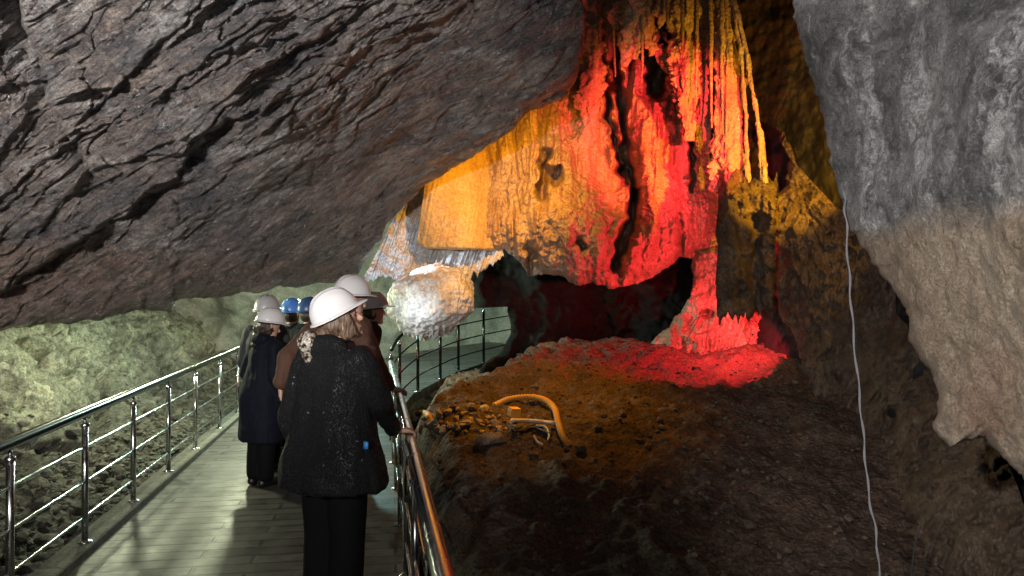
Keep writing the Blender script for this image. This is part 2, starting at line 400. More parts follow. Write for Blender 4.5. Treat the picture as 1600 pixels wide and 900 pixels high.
def m_ground():
    t = NT('dark cave soil'); p = t.pos()
    c = t.ramp(t.noise(p, 2.2, 9, .7, .3), [(.3, (.036, .025, .019)), (.5, (.074, .050, .037)), (.72, (.14, .094, .068))])
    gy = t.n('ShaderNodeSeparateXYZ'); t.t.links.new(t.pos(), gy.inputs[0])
    red_pool = t.ramp(t.math('ADD', t.math('MULTIPLY', gy.outputs['Y'], .1), t.math('MULTIPLY', t.noise(p, 1.5, 5), .10)), [(.84, 0.), (.93, .8)])  # ground painted paler towards the back, to brighten the red pool of light
    c = t.mix(red_pool, c, t.ramp(t.noise(p, 9, 8, .7), [(.35, (.10, .07, .05)), (.65, (.26, .19, .14))]))
    c = t.mix(t.ramp(t.vor(p, 26, 'Color'), [(.72, 0.), (.95, .5)]), c, (.15, .11, .085))
    c = t.grain(c, 55, .4, 1.5)
    h = t.math('ADD', t.noise(p, 12, 10, .7), t.math('MULTIPLY', t.vor(p, 24), .5))
    return t.out(c, .9, t.bump(h, .9, .04), spec=.2)
def m_coat_sequin():
    t = NT('black sequinned cloth'); p = t.obj()
    cell = t.n('ShaderNodeTexVoronoi'); t.t.links.new(t.obj((1, 1, .8)), cell.inputs['Vector']); cell.inputs['Scale'].default_value = 150
    dst = cell.outputs['Distance']; colr = cell.outputs['Color']
    sp = t.n('ShaderNodeSeparateColor'); t.t.links.new(colr, sp.inputs[0])
    shine = t.ramp(sp.outputs[0], [(.55, 0.), (.8, 1.)])
    c = t.mix(shine, (.003, .003, .0045), (.009, .009, .012))
    big = t.ramp(t.noise(p, 6, 5, .6), [(.50, 0.), (.62, 1.)])
    c = t.mix(t.math('MULTIPLY', t.math('MULTIPLY', t.ramp(sp.outputs[1], [(.990, 0.), (.994, 1.)]), big), .3), c, (.75, .75, .75))
    h = t.math('ADD', t.math('MULTIPLY', t.ramp(dst, [(.2, 1.), (.6, 0.)]), .5), t.math('MULTIPLY', sp.outputs[2], .8))
    return t.out(c, t.ramp(sp.outputs[0], [(.5, .7), (.9, .40)]), t.bump(h, .9, .007), spec=.32)
def m_hair(name, a, b):
    t = NT(name); p = t.obj((1, 1, .25))
    return t.out(t.ramp(t.noise(p, 60, 5, .6, .4), [(.35, a), (.65, b)]), .42, t.bump(t.noise(p, 90, 4, .6), .8, .01), spec=.5)
def m_leopard():
    t = NT('glittering spotted hair clip'); p = t.obj()
    return t.out(t.ramp(t.noise(p, 55, 2, .5), [(.45, (.02, .015, .012)), (.5, (.17, .14, .10)), (.62, (.36, .33, .29))]), .25, t.bump(t.vor(p, 120), .5, .004))
MO, MP = m_overhang(), m_pendant()
MF = m_flow('pale flowstone', [(.30, .20, .135), (.44, .315, .22), (.56, .44, .33)], .7)
MFR = m_flow('white calcite fringe', [(.42, .42, .42), (.55, .55, .55), (.68, .67, .66)], .5, 1.3)
MCUR = m_flow('smooth calcite curtain', [(.42, .29, .13), (.52, .37, .18), (.60, .45, .25)], .18, .8)
MBOSS = m_flow('white popcorn calcite', [(.52, .50, .48), (.62, .60, .58), (.72, .70, .68)], .4, 1.4)
MDW = m_wall('dark rock wall', [(.010, .0095, .010), (.020, .018, .018), (.042, .037, .035)])
MVOID = m_wall('painted recess shade', [(.004, .0035, .003), (.007, .006, .005), (.012, .010, .009)])  # near-black colour paints the shade of the recess under the flowstone
MCLAY = m_wall('rough clay covered rock', [(.065, .046, .032), (.125, .088, .062), (.20, .15, .108)], .9, 2)
def m_bank():
    t = NT('pale limestone bank with gravelly foot'); p = t.pos()
    c = t.ramp(t.noise(p, 1.4, 9, .65, .6), [(.3, (.15, .15, .12)), (.5, (.33, .32, .24)), (.7, (.52, .50, .38))])
    c = t.mix(t.ramp(t.noise(p, 9, 8, .75), [(.40, .8), (.54, 0.)]), c, (.10, .10, .08))
    g_ = t.ramp(t.vor(p, 17, 'Color'), [(.2, (.045, .043, .036)), (.8, (.16, .15, .12))])
    c = t.mix(zband(t, .42, .35, .35), c, g_)
    c = t.grain(c, 50, .5, 1.4)
    h = t.math('ADD', t.noise(p, 8, 10, .72), t.math('ADD', t.math('MULTIPLY', t.noise(p, 40, 6, .75), .4), t.math('MULTIPLY', t.vor(p, 17), .5)))
    return t.out(c, .85, t.bump(h, 1., .06), spec=.25)
MLW = m_bank()
MFW = m_wall('far limestone wall', [(.16, .16, .14), (.30, .30, .26), (.42, .42, .36)])
MST = m_wall('loose limestone', [(.05, .048, .04), (.10, .095, .078), (.20, .19, .15)], .5, 3)
MGV = m_wall('earthy gravel', [(.05, .037, .029), (.10, .073, .057), (.18, .135, .105)], .5, 5)
MRUB = m_wall('earthy rubble', [(.18, .13, .09), (.30, .22, .15), (.42, .33, .24)], .6, 4)
MGR = m_ground(); MDK = m_deck(); MSTEEL = m_metal(); MRAIL = m_plain('dark reflection steel', (.045, .045, .045), .2, metallic=1., bscale=20)  # MRAIL: dark reflections and far silhouettes put into the steel's colour
MKERB = m_wall('worn concrete', [(.10, .095, .08), (.17, .16, .135), (.24, .23, .2)], .4, 4)

# ------------------------------------------------------------------ setting: ground
def rail_l(y): return -1.99-.174*y
def rail_r(y): return .20-.19*y
def gz(x, y):
    base = .10+.17*(y-4)
    base = np.where(y > 9.2, .984+.05*(y-9.2), base); base = np.where(y > 10.0, 1.024-.35*(y-10.0), base)
    base = np.maximum(base, .3)*1.0 if False else base
    # hump edge running away from the walkway; behind it the ground lies lower
    s = (x+.96)*.9-(y-6.87)*.44
    drop = ss(.12, -.25, s)*ss(6.2, 7.2, y)
    low = .34+.035*(y-7)
    z = base*(1-drop)+np.minimum(base, low)*drop
    e = x-rail_r(np.minimum(y, 8.))
    z = -.3+(z+.3)*ss(-.05, .45, e)
    z = z+.25*ss(2.2, 4.2, x)*ss(3, 7, y)
    return z
def heap(x, y): return .10*np.exp(-((x+.42)/.45)**2-((y-6.45)/.35)**2)
def gz_full(x, y):
    p = np.stack([x, y, np.zeros_like(x)], -1)
    d1, d2, cid = worley(p*9)
    return gz(x, y)+.09*fbm(p*1.3, 4)*ss(1.5, 4, y)+.040*fbm(p*6, 5)+.05*np.clip(.5-d1, 0, 1)*((cid % 5) < 2)+.03*ridged(p*3.1, 3)+heap(x, y)
gx, gy = np.meshgrid(np.arange(-2.6, 6.6, .03), np.concatenate([np.arange(.2, 11, .03), np.arange(11, 20, .1)]), indexing='ij')
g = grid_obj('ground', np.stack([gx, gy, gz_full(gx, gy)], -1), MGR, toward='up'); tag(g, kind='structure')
def hit(px, py):
    d = np.arange(1.5, 14, .02); x = (px-800)/F*d; z = EYE-(py-450)/F*d
    k = int(np.argmax(z <= gz_full(x, d))); return Vector((x[k], d[k], z[k]))

# walkway deck following the bend
dl, dr = [], []
for y in np.arange(-.5, 8.01, .5): dl.append((rail_l(y)+.08, y, 0)); dr.append((rail_r(y)+.05, y, 0))
for a, b, z in [((-3.35, 9.0), (-1.46, 8.8), .12), ((-3.2, 10.4), (-1.3, 9.6), .34), ((-2.7, 11.6), (-.85, 10.8), .48), ((-1.6, 13.2), (-.05, 12.4), .60), ((-.2, 15.0), (1.3, 14.0), .66)]:
    dl.append((*a, z)); dr.append((*b, z))
V = []; fs = []
for a, b in zip(dl, dr): V += [a, b, (b[0], b[1], b[2]-.12), (a[0], a[1], a[2]-.12)]
for i in range(len(dl)-1):
    o = i*4
    for k in range(4): fs.append((o+k, o+(k+1) % 4, o+4+(k+1) % 4, o+4+k))
dk = mesh_obj('walkway', V, fs, MDK, smooth=False); tag(dk, kind='structure')
bm = bmesh.new(); bm.from_mesh(dk.data); bmesh.ops.recalc_face_normals(bm, faces=bm.faces); bm.to_mesh(dk.data); bm.free()
mb = MB()
for y0 in np.arange(-.4, 12, 1.6):
    y1 = y0+1.592; xs = [rail_l(y0), rail_l(y1)]
    a, b = -.10, .075
    q = [(xs[0]+a, y0), (xs[0]+b, y0), (xs[1]+b, y1), (xs[1]+a, y1)]
    mb.add([(x, y, -.2) for x, y in q]+[(x, y, .045) for x, y in q], [(3, 2, 1, 0), (4, 5, 6, 7), (0, 1, 5, 4), (1, 2, 6, 5), (2, 3, 7, 6), (3, 0, 4, 7)])
tag(mb.build('walkway_kerb', MKERB, smooth=False), kind='structure')

# left bank and far wall
ss_, tt_ = np.meshgrid(np.linspace(1.5, 17, 430), np.linspace(0, 5.5, 260)**1.0, indexing='ij')
def bank(s, t):
    z = np.interp(t, [0, .4, .8, 1.3, 1.9, 2.6, 3.4, 4.2, 5.5], [-.16, -.10, .04, .42, 1.05, 1.62, 2.05, 2.9, 4.6])
    x = rail_l(s)-.09-t
    p = np.stack([x, s, z], -1); k = ss(.2, 1.6, t)
    d1, d2, cid = worley(p*np.array((1.0, .8, 1.3))+fbm(p*1.5, 3)[..., None]*.25)
    off = k*(.20*fbm(p*.9, 5)+.26*((cid % 7)/7-.5)*ss(0, .10, d2-d1)-.16*np.exp(-((d2-d1)/.06)**2)+.06*ridged(p*3.1, 4))+.05*fbm(p*5, 4)
    nx, nz = .75, .66
    return np.stack([x+off*nx, s, z+off*nz], -1)
tag(grid_obj('cave_bank', bank(ss_, tt_), MLW), kind='structure')
fw = tps([(250, 300, 15.5), (250, 650, 15), (600, 450, 15.5), (800, 300, 14.5), (800, 650, 14), (1000, 450, 12.8), (1300, 300, 12.2), (1300, 650, 12)])
fx, fy = np.meshgrid(np.linspace(150, 1350, 240), np.linspace(280, 640, 90), indexing='ij'); fd = fw(fx, fy)
fp = np.stack([(fx-800)/F*fd, fd, EYE-(fy-450)/F*fd], -1); fd = fd-.5*fbm(fp*.6, 5)-.12*ridged(fp*2, 4)
tag(grid_obj('cave_far_wall', np.stack([(fx-800)/F*fd, fd, EYE-(fy-450)/F*fd], -1), MFW), kind='structure')

# ------------------------------------------------------------------ rock masses
od = tps([(-300, -300, 2.2), (0, 0, 2.7), (-300, 300, 2.8), (0, 250, 3.4), (0, 420, 4.1), (0, 515, 4.7), (-300, 545, 3.9), (270, 475, 6.0), (270, 300, 4.4), (250, 100, 3.3),
          (450, 0, 3.2), (450, -300, 2.5), (450, 250, 4.8), (450, 440, 7.4), (560, 432, 8.6), (620, 330, 7.9), (700, 260, 7.4), (600, 130, 4.8), (750, 0, 4.4), (750, 130, 5.6), (800, 195, 6.6), (910, 100, 6.0), (905, -300, 4.6), (750, -300, 3.5)])
a35 = math.radians(33); ca, sa = math.cos(a35), math.sin(a35)
def saw(q):
    f = q-np.floor(q); return np.where(f < .93, (f/.93)**1.5, (1-f)/.07)
def over_disp(X, Y, p):
    al = X*ca-Y*sa; q = X*sa+Y*ca
    wq = q+34*n2(X/210, Y/210, 1.)+14*n2(X/70, Y/70, 2.)+5*n2(X/24, Y/24, 3.)
    m = 1-.8*ss(330, 520, q+40*n2(X/120, Y/120, 8.))
    m = m*(.35+.65*ss(-.25, .25, n2(al/230, q/90, 4.)))
    lay = saw(wq/66); lay2 = saw(wq/25+.3*n2(al/90, q/20, 6.)); lay3 = saw(wq/11+.3)
    D = p[..., 1]/4
    d = D*m*(.10*lay+.04*lay2+.012*lay3)
    wv = np.stack([al/85+.5*n2(X/90, Y/90, 21.), q/30+.5*n2(X/60, Y/60, 22.), np.zeros_like(X)], -1)
    d1, d2, cid = worley(wv); pl_ = (cid % 13)/13-.5
    d = d+D*(.25+.75*m)*(.09*pl_+.06*pl_*np.clip(d1, 0, .8)-.03*np.exp(-((d2-d1)/.05)**2))
    d1, d2, cid = worley(wv*np.array((2.3, 2.6, 1))+7)
    d = d+D*(.15+.85*m)*(.028*((cid % 11)/11-.5)-.012*np.exp(-((d2-d1)/.06)**2))+.010*D*fbm(p*22, 4)
    d = d+.005*n2(al/90, q/5, 7.)*D
    d = d+.16*fbm(p*.9, 3)+.045*ridged(p*2.6, 4)*(.5+.5*m)+.020*fbm(p*9, 4)
    cr = [([(-300, 560), (0, 462), (70, 415), (150, 362), (215, 322), (268, 285), (300, 225), (360, 190)], 4, .60), ([(20, -60), (35, 40), (70, 110), (80, 165)], 5, .30), ([(80, 165), (130, 250), (165, 300)], 3, .2), ([(250, 150), (330, 90), (440, 60)], 3, .14), ([(120, 200), (200, 120), (300, 20)], 3, .16), ([(300, 320), (380, 250), (500, 190)], 3, .12), ([(280, 60), (380, -40)], 3, .14),
          ([(-40, 150), (40, 130)], 4, .22), ([(590, -20), (520, 40), (440, 95)], 4, .12), ([(230, 480), (240, 430), (205, 360)], 6, .10), ([(555, 370), (520, 395), (470, 420)], 4, .12),
          ([(640, 300), (590, 335), (555, 368)], 5, .12), ([(520, 230), (540, 120), (560, 40), (575, -40)], 5, .07), ([(700, 250), (640, 275), (600, 300)], 4, .10)]
    jx, jy = X+7*n2(X/30, Y/30, 9.)+3*n2(X/10, Y/10, 9.5), Y+7*n2(X/30, Y/30, 10.)+3*n2(X/10, Y/10, 10.5)
    for pts, wd, dp in cr:
        best = np.full(X.shape, 1e9); sd = np.zeros(X.shape)
        for (x0, y0), (x1, y1) in zip(pts[:-1], pts[1:]):
            ex, ey = x1-x0, y1-y0; L2 = ex*ex+ey*ey
            t_ = np.clip(((jx-x0)*ex+(jy-y0)*ey)/L2, 0, 1); dist = np.hypot(jx-x0-t_*ex, jy-y0-t_*ey)
            sg = ((jx-x0)*ey-(jy-y0)*ex)/math.sqrt(L2); near = dist < best
            best = np.where(near, dist, best); sd = np.where(near, np.where(abs(sg) > .2, np.sign(-sg if ex < 0 else sg), 1), sd)
        k = .45+.55*ss(-.3, .3, n2(X/60, Y/60, 11.))
        d = d-.7*dp*k*np.exp(-best/np.where(sd < 0, 10*wd, .6*wd))*np.where(best < 12*wd, 1, .6)
    return d
OV = [(-300, 550, -340, -320), (0, 516, -60, -320), (130, 502, 60, -320), (205, 486, 130, -320), (240, 484, 165, -320), (268, 487, 190, -320), (275, 470, 200, -320), (380, 458, 290, -320), (480, 445, 380, -320),
      (540, 438, 440, -320), (562, 425, 480, -320), (585, 385, 520, -320), (610, 345, 560, -320), (660, 292, 600, -320), (700, 268, 640, -320), (745, 240, 680, -320), (800, 203, 720, -320), (818, 180, 740, -320), (850, 166, 760, -320), (880, 158, 780, -320), (898, 130, 800, -320),
      (908, 100, 810, -320), (916, 50, 830, -320), (908, -10, 850, -320), (905, -120, 860, -320), (905, -310, 870, -330)]
o = patch('rock_overhang', OV, 860, 600, od, over_disp, MO, roll=1.0, rollpx=170, jit=5, lip=.25, vlip=.05, uv=True)
tag(o, 'huge dark layered slab of rock sloping down over the walkway and the visitors', 'rock')

pd_ = tps([(1243, 0, 3.0), (1300, 260, 2.9), (1330, 350, 2.8), (1420, 520, 2.6), (1470, 690, 2.45), (1600, 745, 2.2), (1600, 400, 1.95), (1600, 0, 2.1), (1440, 200, 2.45), (1480, 450, 2.4), (1950, 400, 1.5), (1950, -200, 1.6), (1950, 900, 1.7), (1250, -200, 3.1)])
def pend_disp(X, Y, p):
    d1, d2, cid = worley(p*np.array((3.2, 3.2, 2.2))+.3*fbm(p*3, 3)[..., None])
    d = .10*fbm(p*1.8, 4)+.018*ridged(p*4, 4)+.026*fbm(p*14, 6)+.022*((cid % 9)/9-.5)*ss(0, .12, d2-d1)
    d = d+.012*n2((X+.25*Y)/45, Y/260, 1.)+.03*n2((X-.35*Y)/120, (Y+.3*X)/200, 2.)
    lump = ss(560, 640, Y); d = d+lump*.035*ridged(p*8, 3)
    return d
PE = [(1236, -200, 1950, -250), (1240, 10, 1950, -60), (1243, 45, 1950, -20), (1275, 145, 1950, 40), (1300, 262, 1950, 120), (1322, 345, 1950, 165), (1352, 392, 1950, 190), (1395, 452, 1950, 215), (1418, 484, 1950, 230), (1419, 528, 1950, 250), (1440, 560, 1950, 262), (1462, 590, 1950, 275), (1466, 620, 1950, 285), (1459, 660, 1950, 297), (1468, 690, 1950, 306), (1484, 700, 1950, 312), (1505, 690, 1950, 318), (1538, 682, 1950, 324), (1552, 700, 1950, 330), (1575, 722, 1950, 338), (1600, 748, 1960, 345), (1680, 840, 1980, 400)]
o = patch('rock_pendant', PE, 430, 330, pd_, pend_disp, MP, roll=1.0, rollpx=130, jit=5, lip=.10, vlip=.05, jscale=22)
tag(o, 'big grey hanging rock with beige lower half, close in front of the dark wall', 'rock')

# the lit flowstone
fd_ = tps([(640, 200, 9.3), (640, 390, 9.1), (720, 390, 8.9), (790, 395, 9.0), (720, 260, 9.3), (800, 170, 9.4), (850, 300, 9.0), (850, 430, 9.0), (905, 445, 8.8), (910, 330, 8.75), (900, 150, 9.4), (930, -150, 9.7),
           (960, 300, 9.1), (1000, 440, 8.8), (1020, 330, 8.65), (1000, 150, 9.2), (1010, 0, 9.5), (1060, 390, 8.9), (1085, 330, 8.95), (1100, 430, 9.4), (1100, 530, 9.7), (1040, 525, 9.9), (1100, 150, 9.1), (1110, 0, 9.3), (1110, -150, 9.4), (1180, 530, 9.8), (1180, 300, 9.5), (1180, 0, 9.7), (640, -150, 9.9)])
def flow_disp(X, Y, p):
    sm = ss(790, 740, X+.18*(Y-300))                      # the smooth drapery on the left
    lw = 1-.7*ss(235, 320, Y)*ss(800, 870, X)
    d = (1-.75*sm)*(lw*.11*n2((X+.06*Y+9*n2(X/60, Y/60, 12.))/17, Y/190, 1.)+lw*.06*n2((X+5*n2(X/30, Y/40, 13.))/6.5, Y/80, 2.)+.10*ridged(p*np.array((2.6, 2.6, .8)), 4)*.6+.035*fbm(p*10, 4)+.03*ss(230, 330, Y)*ridged(p*8, 3))
    d = d+sm*(.02*n2((X+.25*(Y-300))/9, Y/300, 3.))+.10*fbm(p*1.4, 3)*(1-.6*sm)
    fx_ = X+.05*Y+22*n2(X/130, Y/150, 14.)
    d = d+(1-sm)*((.5+.5*lw)*.36*np.abs(n2(fx_/42, Y/330, 15.))+lw*.13*np.abs(n2((fx_+8*n2(X/40, Y/60, 17.))/17, Y/150, 16.)))
    fan = ss(740, 775, X+.05*Y-15)*ss(840, 800, X)*ss(420, 330, Y)
    d = d+fan*.05*np.abs(n2((X-.22*(Y-200))/9, Y/240, 5.))
    jx, jy = X+5*n2(X/16, Y/16, 9.), Y+8*n2(X/16, Y/16, 10.)
    gr = [([(936, 62), (946, 110), (952, 175), (962, 230), (972, 262)], 6, .55), ([(968, 60), (965, 140), (976, 215), (982, 262), (990, 300)], 7, .6), ([(990, 300), (988, 340), (972, 375), (960, 415)], 10, .6), ([(972, 262), (978, 285)], 8, .4),
          ([(855, 240), (850, 275), (846, 310)], 7, .4), ([(873, 262), (866, 285)], 5, .35), ([(905, 378), (912, 386)], 7, .35), ([(832, 395), (828, 430)], 7, .3), ([(1028, 75), (1036, 110), (1020, 140)], 13, .9), ([(1040, 20), (1050, 60)], 9, .7),
          ([(1092, -40), (1094, 60), (1088, 150), (1085, 155)], 7, .7), ([(1118, 70), (1112, 150), (1113, 240)], 5, .45), ([(1080, 215), (1082, 258)], 4, .3), ([(1072, 190), (1070, 205)], 4, .2), ([(1062, 330), (1066, 380), (1062, 400)], 5, .15), ([(1080, 300), (1084, 260)], 4, .2), ([(1092, 392), (1115, 384)], 5, .35), ([(1097, 490), (1110, 492)], 6, .3), ([(960, 70), (955, 20), (950, -40)], 5, .5), ([(985, 95), (972, 60)], 5, .4)]
    for pts, wd, dp in gr: d = d-dp*1.7*groove(jx, jy, pts, wd*1.25)
    bl = [(905, 340, 62, 100, .34), (1020, 320, 55, 120, .46), (1000, 190, 28, 90, .26), (850, 330, 30, 70, .15), (955, 190, 9, 60, .12), (925, 100, 12, 120, .15), (1070, 120, 12, 120, .2), (1102, 160, 9, 90, .12), (1092, 330, 30, 60, .12), (820, 320, 20, 90, .08)]
    for bx, by, rx, ry, a in bl: d = d+a*np.exp(-((X-bx)/rx)**2-((Y-by)/ry)**2)
    return d-.65*ss(850, 1000, X)
FE = [(636, 372, 600, -150), (652, 386, 620, -150), (670, 390, 640, -150), (720, 391, 690, -150), (775, 391, 750, -150), (791, 388, 768, -150), (797, 398, 775, -150), (818, 412, 800, -150), (826, 432, 810, -150), (850, 428, 830, -150), (880, 432, 860, -150), (905, 447, 885, -150), (925, 440, 905, -150), (950, 452, 930, -150), (985, 446, 960, -150), (1015, 436, 985, -150), (1045, 418, 1010, -150),
      (1062, 402, 1040, -150), (1090, 408, 1080, -150), (1135, 412, 1130, -150), (1190, 415, 1190, -150)]
o = patch('flowstone', FE, 560, 520, fd_, flow_disp, MF, roll=1.6, rollpx=22, jit=3, lip=.22, vlip=.045, jscale=18)
tag(o, 'massive fluted flowstone wall lit orange on one side and red on the other', 'flowstone')
cod = tps([(1062, 340, 10.3), (1085, 400, 9.7), (1080, 440, 9.6), (1060, 490, 9.5), (1022, 540, 9.3), (1135, 340, 10.2), (1135, 440, 9.35), (1135, 560, 9.0), (1080, 540, 9.1)])
def co_disp(X, Y, p): return .12*fbm(p*2.2, 4)+.08*ridged(p*np.array((5, 5, 2.5)), 4)+.05*n2((X+.25*(Y-400))/9, Y/80, 1.)+.03*fbm(p*14, 3)-.3*groove(X+4*n2(X/12, Y/12, 3.), Y, [(1090, 394), (1118, 386)], 6)-.3*groove(X+4*n2(X/12, Y/12, 3.), Y, [(1095, 490), (1112, 492)], 7)
o = patch('flowstone_column', [(1050, 330, 1190, 330), (1062, 385, 1190, 380), (1080, 402, 1190, 400), (1083, 430, 1190, 430), (1079, 462, 1190, 460), (1064, 488, 1190, 485), (1044, 510, 1190, 510), (1018, 534, 1190, 535), (1005, 556, 1190, 560)], 170, 150, cod, co_disp, MF, roll=1.0, rollpx=14, jit=3, lip=.2, vlip=.10, jscale=14)
tag(o, 'red flowstone pillar running from the fluted wall down to the red ground', 'flowstone pillar')
# smooth curtain, fringe and boss
cd = tps([(640, 240, 9.1), (640, 390, 8.8), (720, 390, 8.6), (770, 391, 8.85), (792, 391, 9.15), (790, 250, 9.6), (720, 240, 8.95), (750, 330, 8.85)])
def cur_disp(X, Y, p): return .018*np.abs(n2((X+.2*(Y-300)+4*n2(X/30, Y/60, 8.))/7, Y/160, 3.))+.018*fbm(p*5, 4)+.05*n2((X+.2*Y)/40, Y/200, 4.)+.02*fbm(p*2, 3)
o = patch('flowstone_curtain', [(652, 382, 672, 230), (665, 389, 682, 225), (720, 391, 730, 215), (770, 392, 770, 200), (786, 390, 800, 190), (796, 386, 830, 170)], 160, 150, cd, cur_disp, MCUR, roll=.5, rollpx=6, jit=1, lip=.10, vlip=.03)
tag(o, 'smooth amber curtain of flowstone with a straight crisp lower edge', 'flowstone curtain')
frd = tps([(566, 430, 8.6), (600, 350, 9.0), (650, 330, 9.2), (640, 430, 8.8), (720, 430, 8.85), (785, 395, 9.0), (790, 385, 9.15), (700, 385, 9.1), (650, 385, 9.0)])
def fr_disp(X, Y, p):
    return .075*np.abs(n2((X+.35*(Y-400))/5.5, Y/120, 1.))*1.4+.06*n2((X+.3*Y)/16, Y/60, 2.)+.09*ridged(p*3.2, 4)*ss(660, 610, X)+.03*fbm(p*9, 3)
fe = []; fr_ = [random.choice((-4, 0, 3, 6, 10, 15))*random.uniform(.7, 1.1) for k in range(60)]
xs = np.arange(566, 790, 3.0)
for k, x in enumerate(xs):
    lo = np.interp(x, [566, 580, 600, 640, 690, 740, 770, 790], [432, 442, 430, 440, 432, 430, 412, 394])
    ze = (fr_[k//2]*(1, .35)[k % 2])*np.interp(x, [566, 640, 780, 790], [.8, 1., 1.1, .2])
    up = np.interp(x, [566, 600, 625, 650, 790], [412, 346, 318, 330, 384])
    fe.append((x, lo+ze, x+np.interp(x, [566, 650, 790], [14, 10, -4]), up))
o = patch('calcite_fringe', fe, 420, 130, frd, fr_disp, MFR, roll=.6, rollpx=8, jit=1.5, lip=.08, vlip=.06)
tag(o, 'pale blue-grey fringe of small calcite draperies under the amber curtain', 'calcite fringe')
# boss: egg-shaped hanging mass with popcorn surface and a ragged underside
th, ph = np.meshgrid(np.linspace(0, 2*np.pi, 241), np.linspace(-np.pi/2, np.pi/2, 170), indexing='ij')
c0 = np.array(W(673, 471, 8.72))
dirv = np.stack([np.cos(ph)*np.cos(th), np.cos(ph)*np.sin(th), np.sin(ph)], -1)
rad = np.array((.515, .46, .40))
q = dirv*rad
r = 1+.09*fbm(dirv*2.2, 3)+.045*pn(np.stack([dirv[..., 0]*9, dirv[..., 1]*9, ph*.8], -1))
q = q*(r+.018*fbm(q*14, 4))[..., None]
low = ss(-.55, -.95, dirv[..., 2]); spk = np.clip(pn(np.stack([q[..., 0]*17, q[..., 1]*17, q[..., 2]*0], -1))+.12, 0, 1)
q[..., 2] -= low*spk*.14
q[..., 2] = np.where(q[..., 2] > 0, q[..., 2]*1.1, q[..., 2]*.92)
q[..., 0] += .10*q[..., 2]
q[-1] = q[0]
o = grid_obj('calcite_boss', q+c0, MBOSS, toward=tuple(c0))
o.data.flip_normals()
tag(o, 'bulging white calcite boss hanging low beside the walkway, a bright spot on its side', 'calcite boss')

# dark back wall on the right with its clay covered lower flank
dwd = tps([(1130, -150, 10.2), (1130, 300, 10.0), (1130, 640, 9.6), (1200, 100, 9.4), (1200, 500, 9.0), (1300, -150, 8.6), (1300, 300, 7.9), (1300, 640, 7.0), (1420, 450, 6.6), (1450, 640, 5.6), (1700, 300, 4.8), (1700, 900, 3.5), (1560, 760, 4.6)])
def dw_disp(X, Y, p): return .28*fbm(p*.8, 5)+.08*ridged(p*2.4, 4)+.05*n2(X/30, Y/150, 1.)+.03*fbm(p*8, 3)
dx, dy = np.meshgrid(np.linspace(1115, 1720, 300), np.linspace(-160, 960, 420), indexing='ij'); dd = dwd(dx, dy)
dp = np.stack([(dx-800)/F*dd, dd, EYE-(dy-450)/F*dd], -1); dd = dd-dw_disp(dx, dy, dp)
tag(grid_obj('cave_wall', np.stack([(dx-800)/F*dd, dd, EYE-(dy-450)/F*dd], -1), MDW), kind='structure')
cld = tps([(1205, 480, 8.1), (1215, 330, 8.2), (1225, 205, 8.4), (1260, 300, 8.0), (1260, 500, 7.7), (1320, 330, 7.5), (1320, 560, 7.0), (1250, 640, 7.4), (1420, 640, 5.7), (1285, 790, 6.2), (1480, 820, 4.3), (1540, 700, 4.7), (1420, 710, 5.3), (1680, 1040, 3.2), (1310, 960, 5.0)])
def cl_disp(X, Y, p): return .16*fbm(p*2.0, 5)+.10*ridged(p*4.5, 4)+.05*fbm(p*12, 3)
CE = [(1310, 960, 1680, 1040), (1285, 800, 1630, 880), (1270, 690, 1590, 760), (1262, 640, 1560, 690), (1250, 560, 1530, 630), (1240, 520, 1490, 580), (1222, 500, 1450, 540), (1212, 460, 1400, 490), (1204, 400, 1400, 430), (1196, 350, 1390, 400), (1205, 305, 1380, 380), (1228, 290, 1370, 372), (1232, 250, 1350, 368), (1220, 212, 1300, 366), (1226, 203, 1262, 330), (1236, 232, 1264, 335), (1244, 262, 1270, 340), (1266, 292, 1290, 345), (1280, 318, 1300, 348), (1300, 322, 1320, 352), (1322, 330, 1340, 360)]
o = patch('clay_column', CE, 360, 190, cld, cl_disp, MCLAY, roll=.9, rollpx=12, jit=4, lip=.2, vlip=.08, jscale=16)
tag(o, 'rough clay coloured column with a pointed tip, lit amber beside the dark wall', 'rock column')
hd = tps([(1122, 250, 8.35), (1122, 300, 8.0), (1122, 500, 7.6), (1165, 500, 7.55), (1212, 495, 7.6), (1212, 300, 8.0), (1212, 250, 8.3), (1165, 400, 7.65)])
def h_disp(X, Y, p): return .20*fbm(p*2.0, 4)+.11*ridged(p*4, 4)+.05*n2(X/9, Y/90, 1.)+.15*np.exp(-((X-1143)/18)**2)-.30*groove(X+5*n2(X/15, Y/15, 3.), Y, [(1182, 345), (1180, 420), (1186, 505)], 14)
rt = [random.uniform(-1, 1) for k in range(40)]
HE = [(1128, 325, 1126, 290), (1118, 362, 1127, 280), (1125, 400, 1129, 276), (1117, 445, 1131, 268), (1123, 480, 1133, 262)]+[(x, 500+11*rt[int(x-1121)//4]+4*math.sin(x*.71+1)-22*math.exp(-((x-1190)/9)**2), 1121+(x-1121)*1.05, 262+22*math.sin(x*.09)**2) for x in np.arange(1121, 1208, 4)]+[(1210, 440, 1214, 268), (1205, 380, 1216, 290), (1212, 330, 1218, 300)]
o = patch('hanging_rock_sheet', HE, 200, 150, hd, h_disp, MCLAY, roll=.2, rollpx=6, jit=3, lip=.10, vlip=.06, jscale=12)
tag(o, 'brown hanging sheet of rock with a ragged bottom edge, in front of the red glow', 'hanging rock')
rcd = tps([(740, 400, 10.6), (740, 580, 10.4), (900, 430, 10.8), (900, 560, 10.8), (1080, 400, 10.4), (1080, 560, 10.3), (1180, 480, 10.3)])
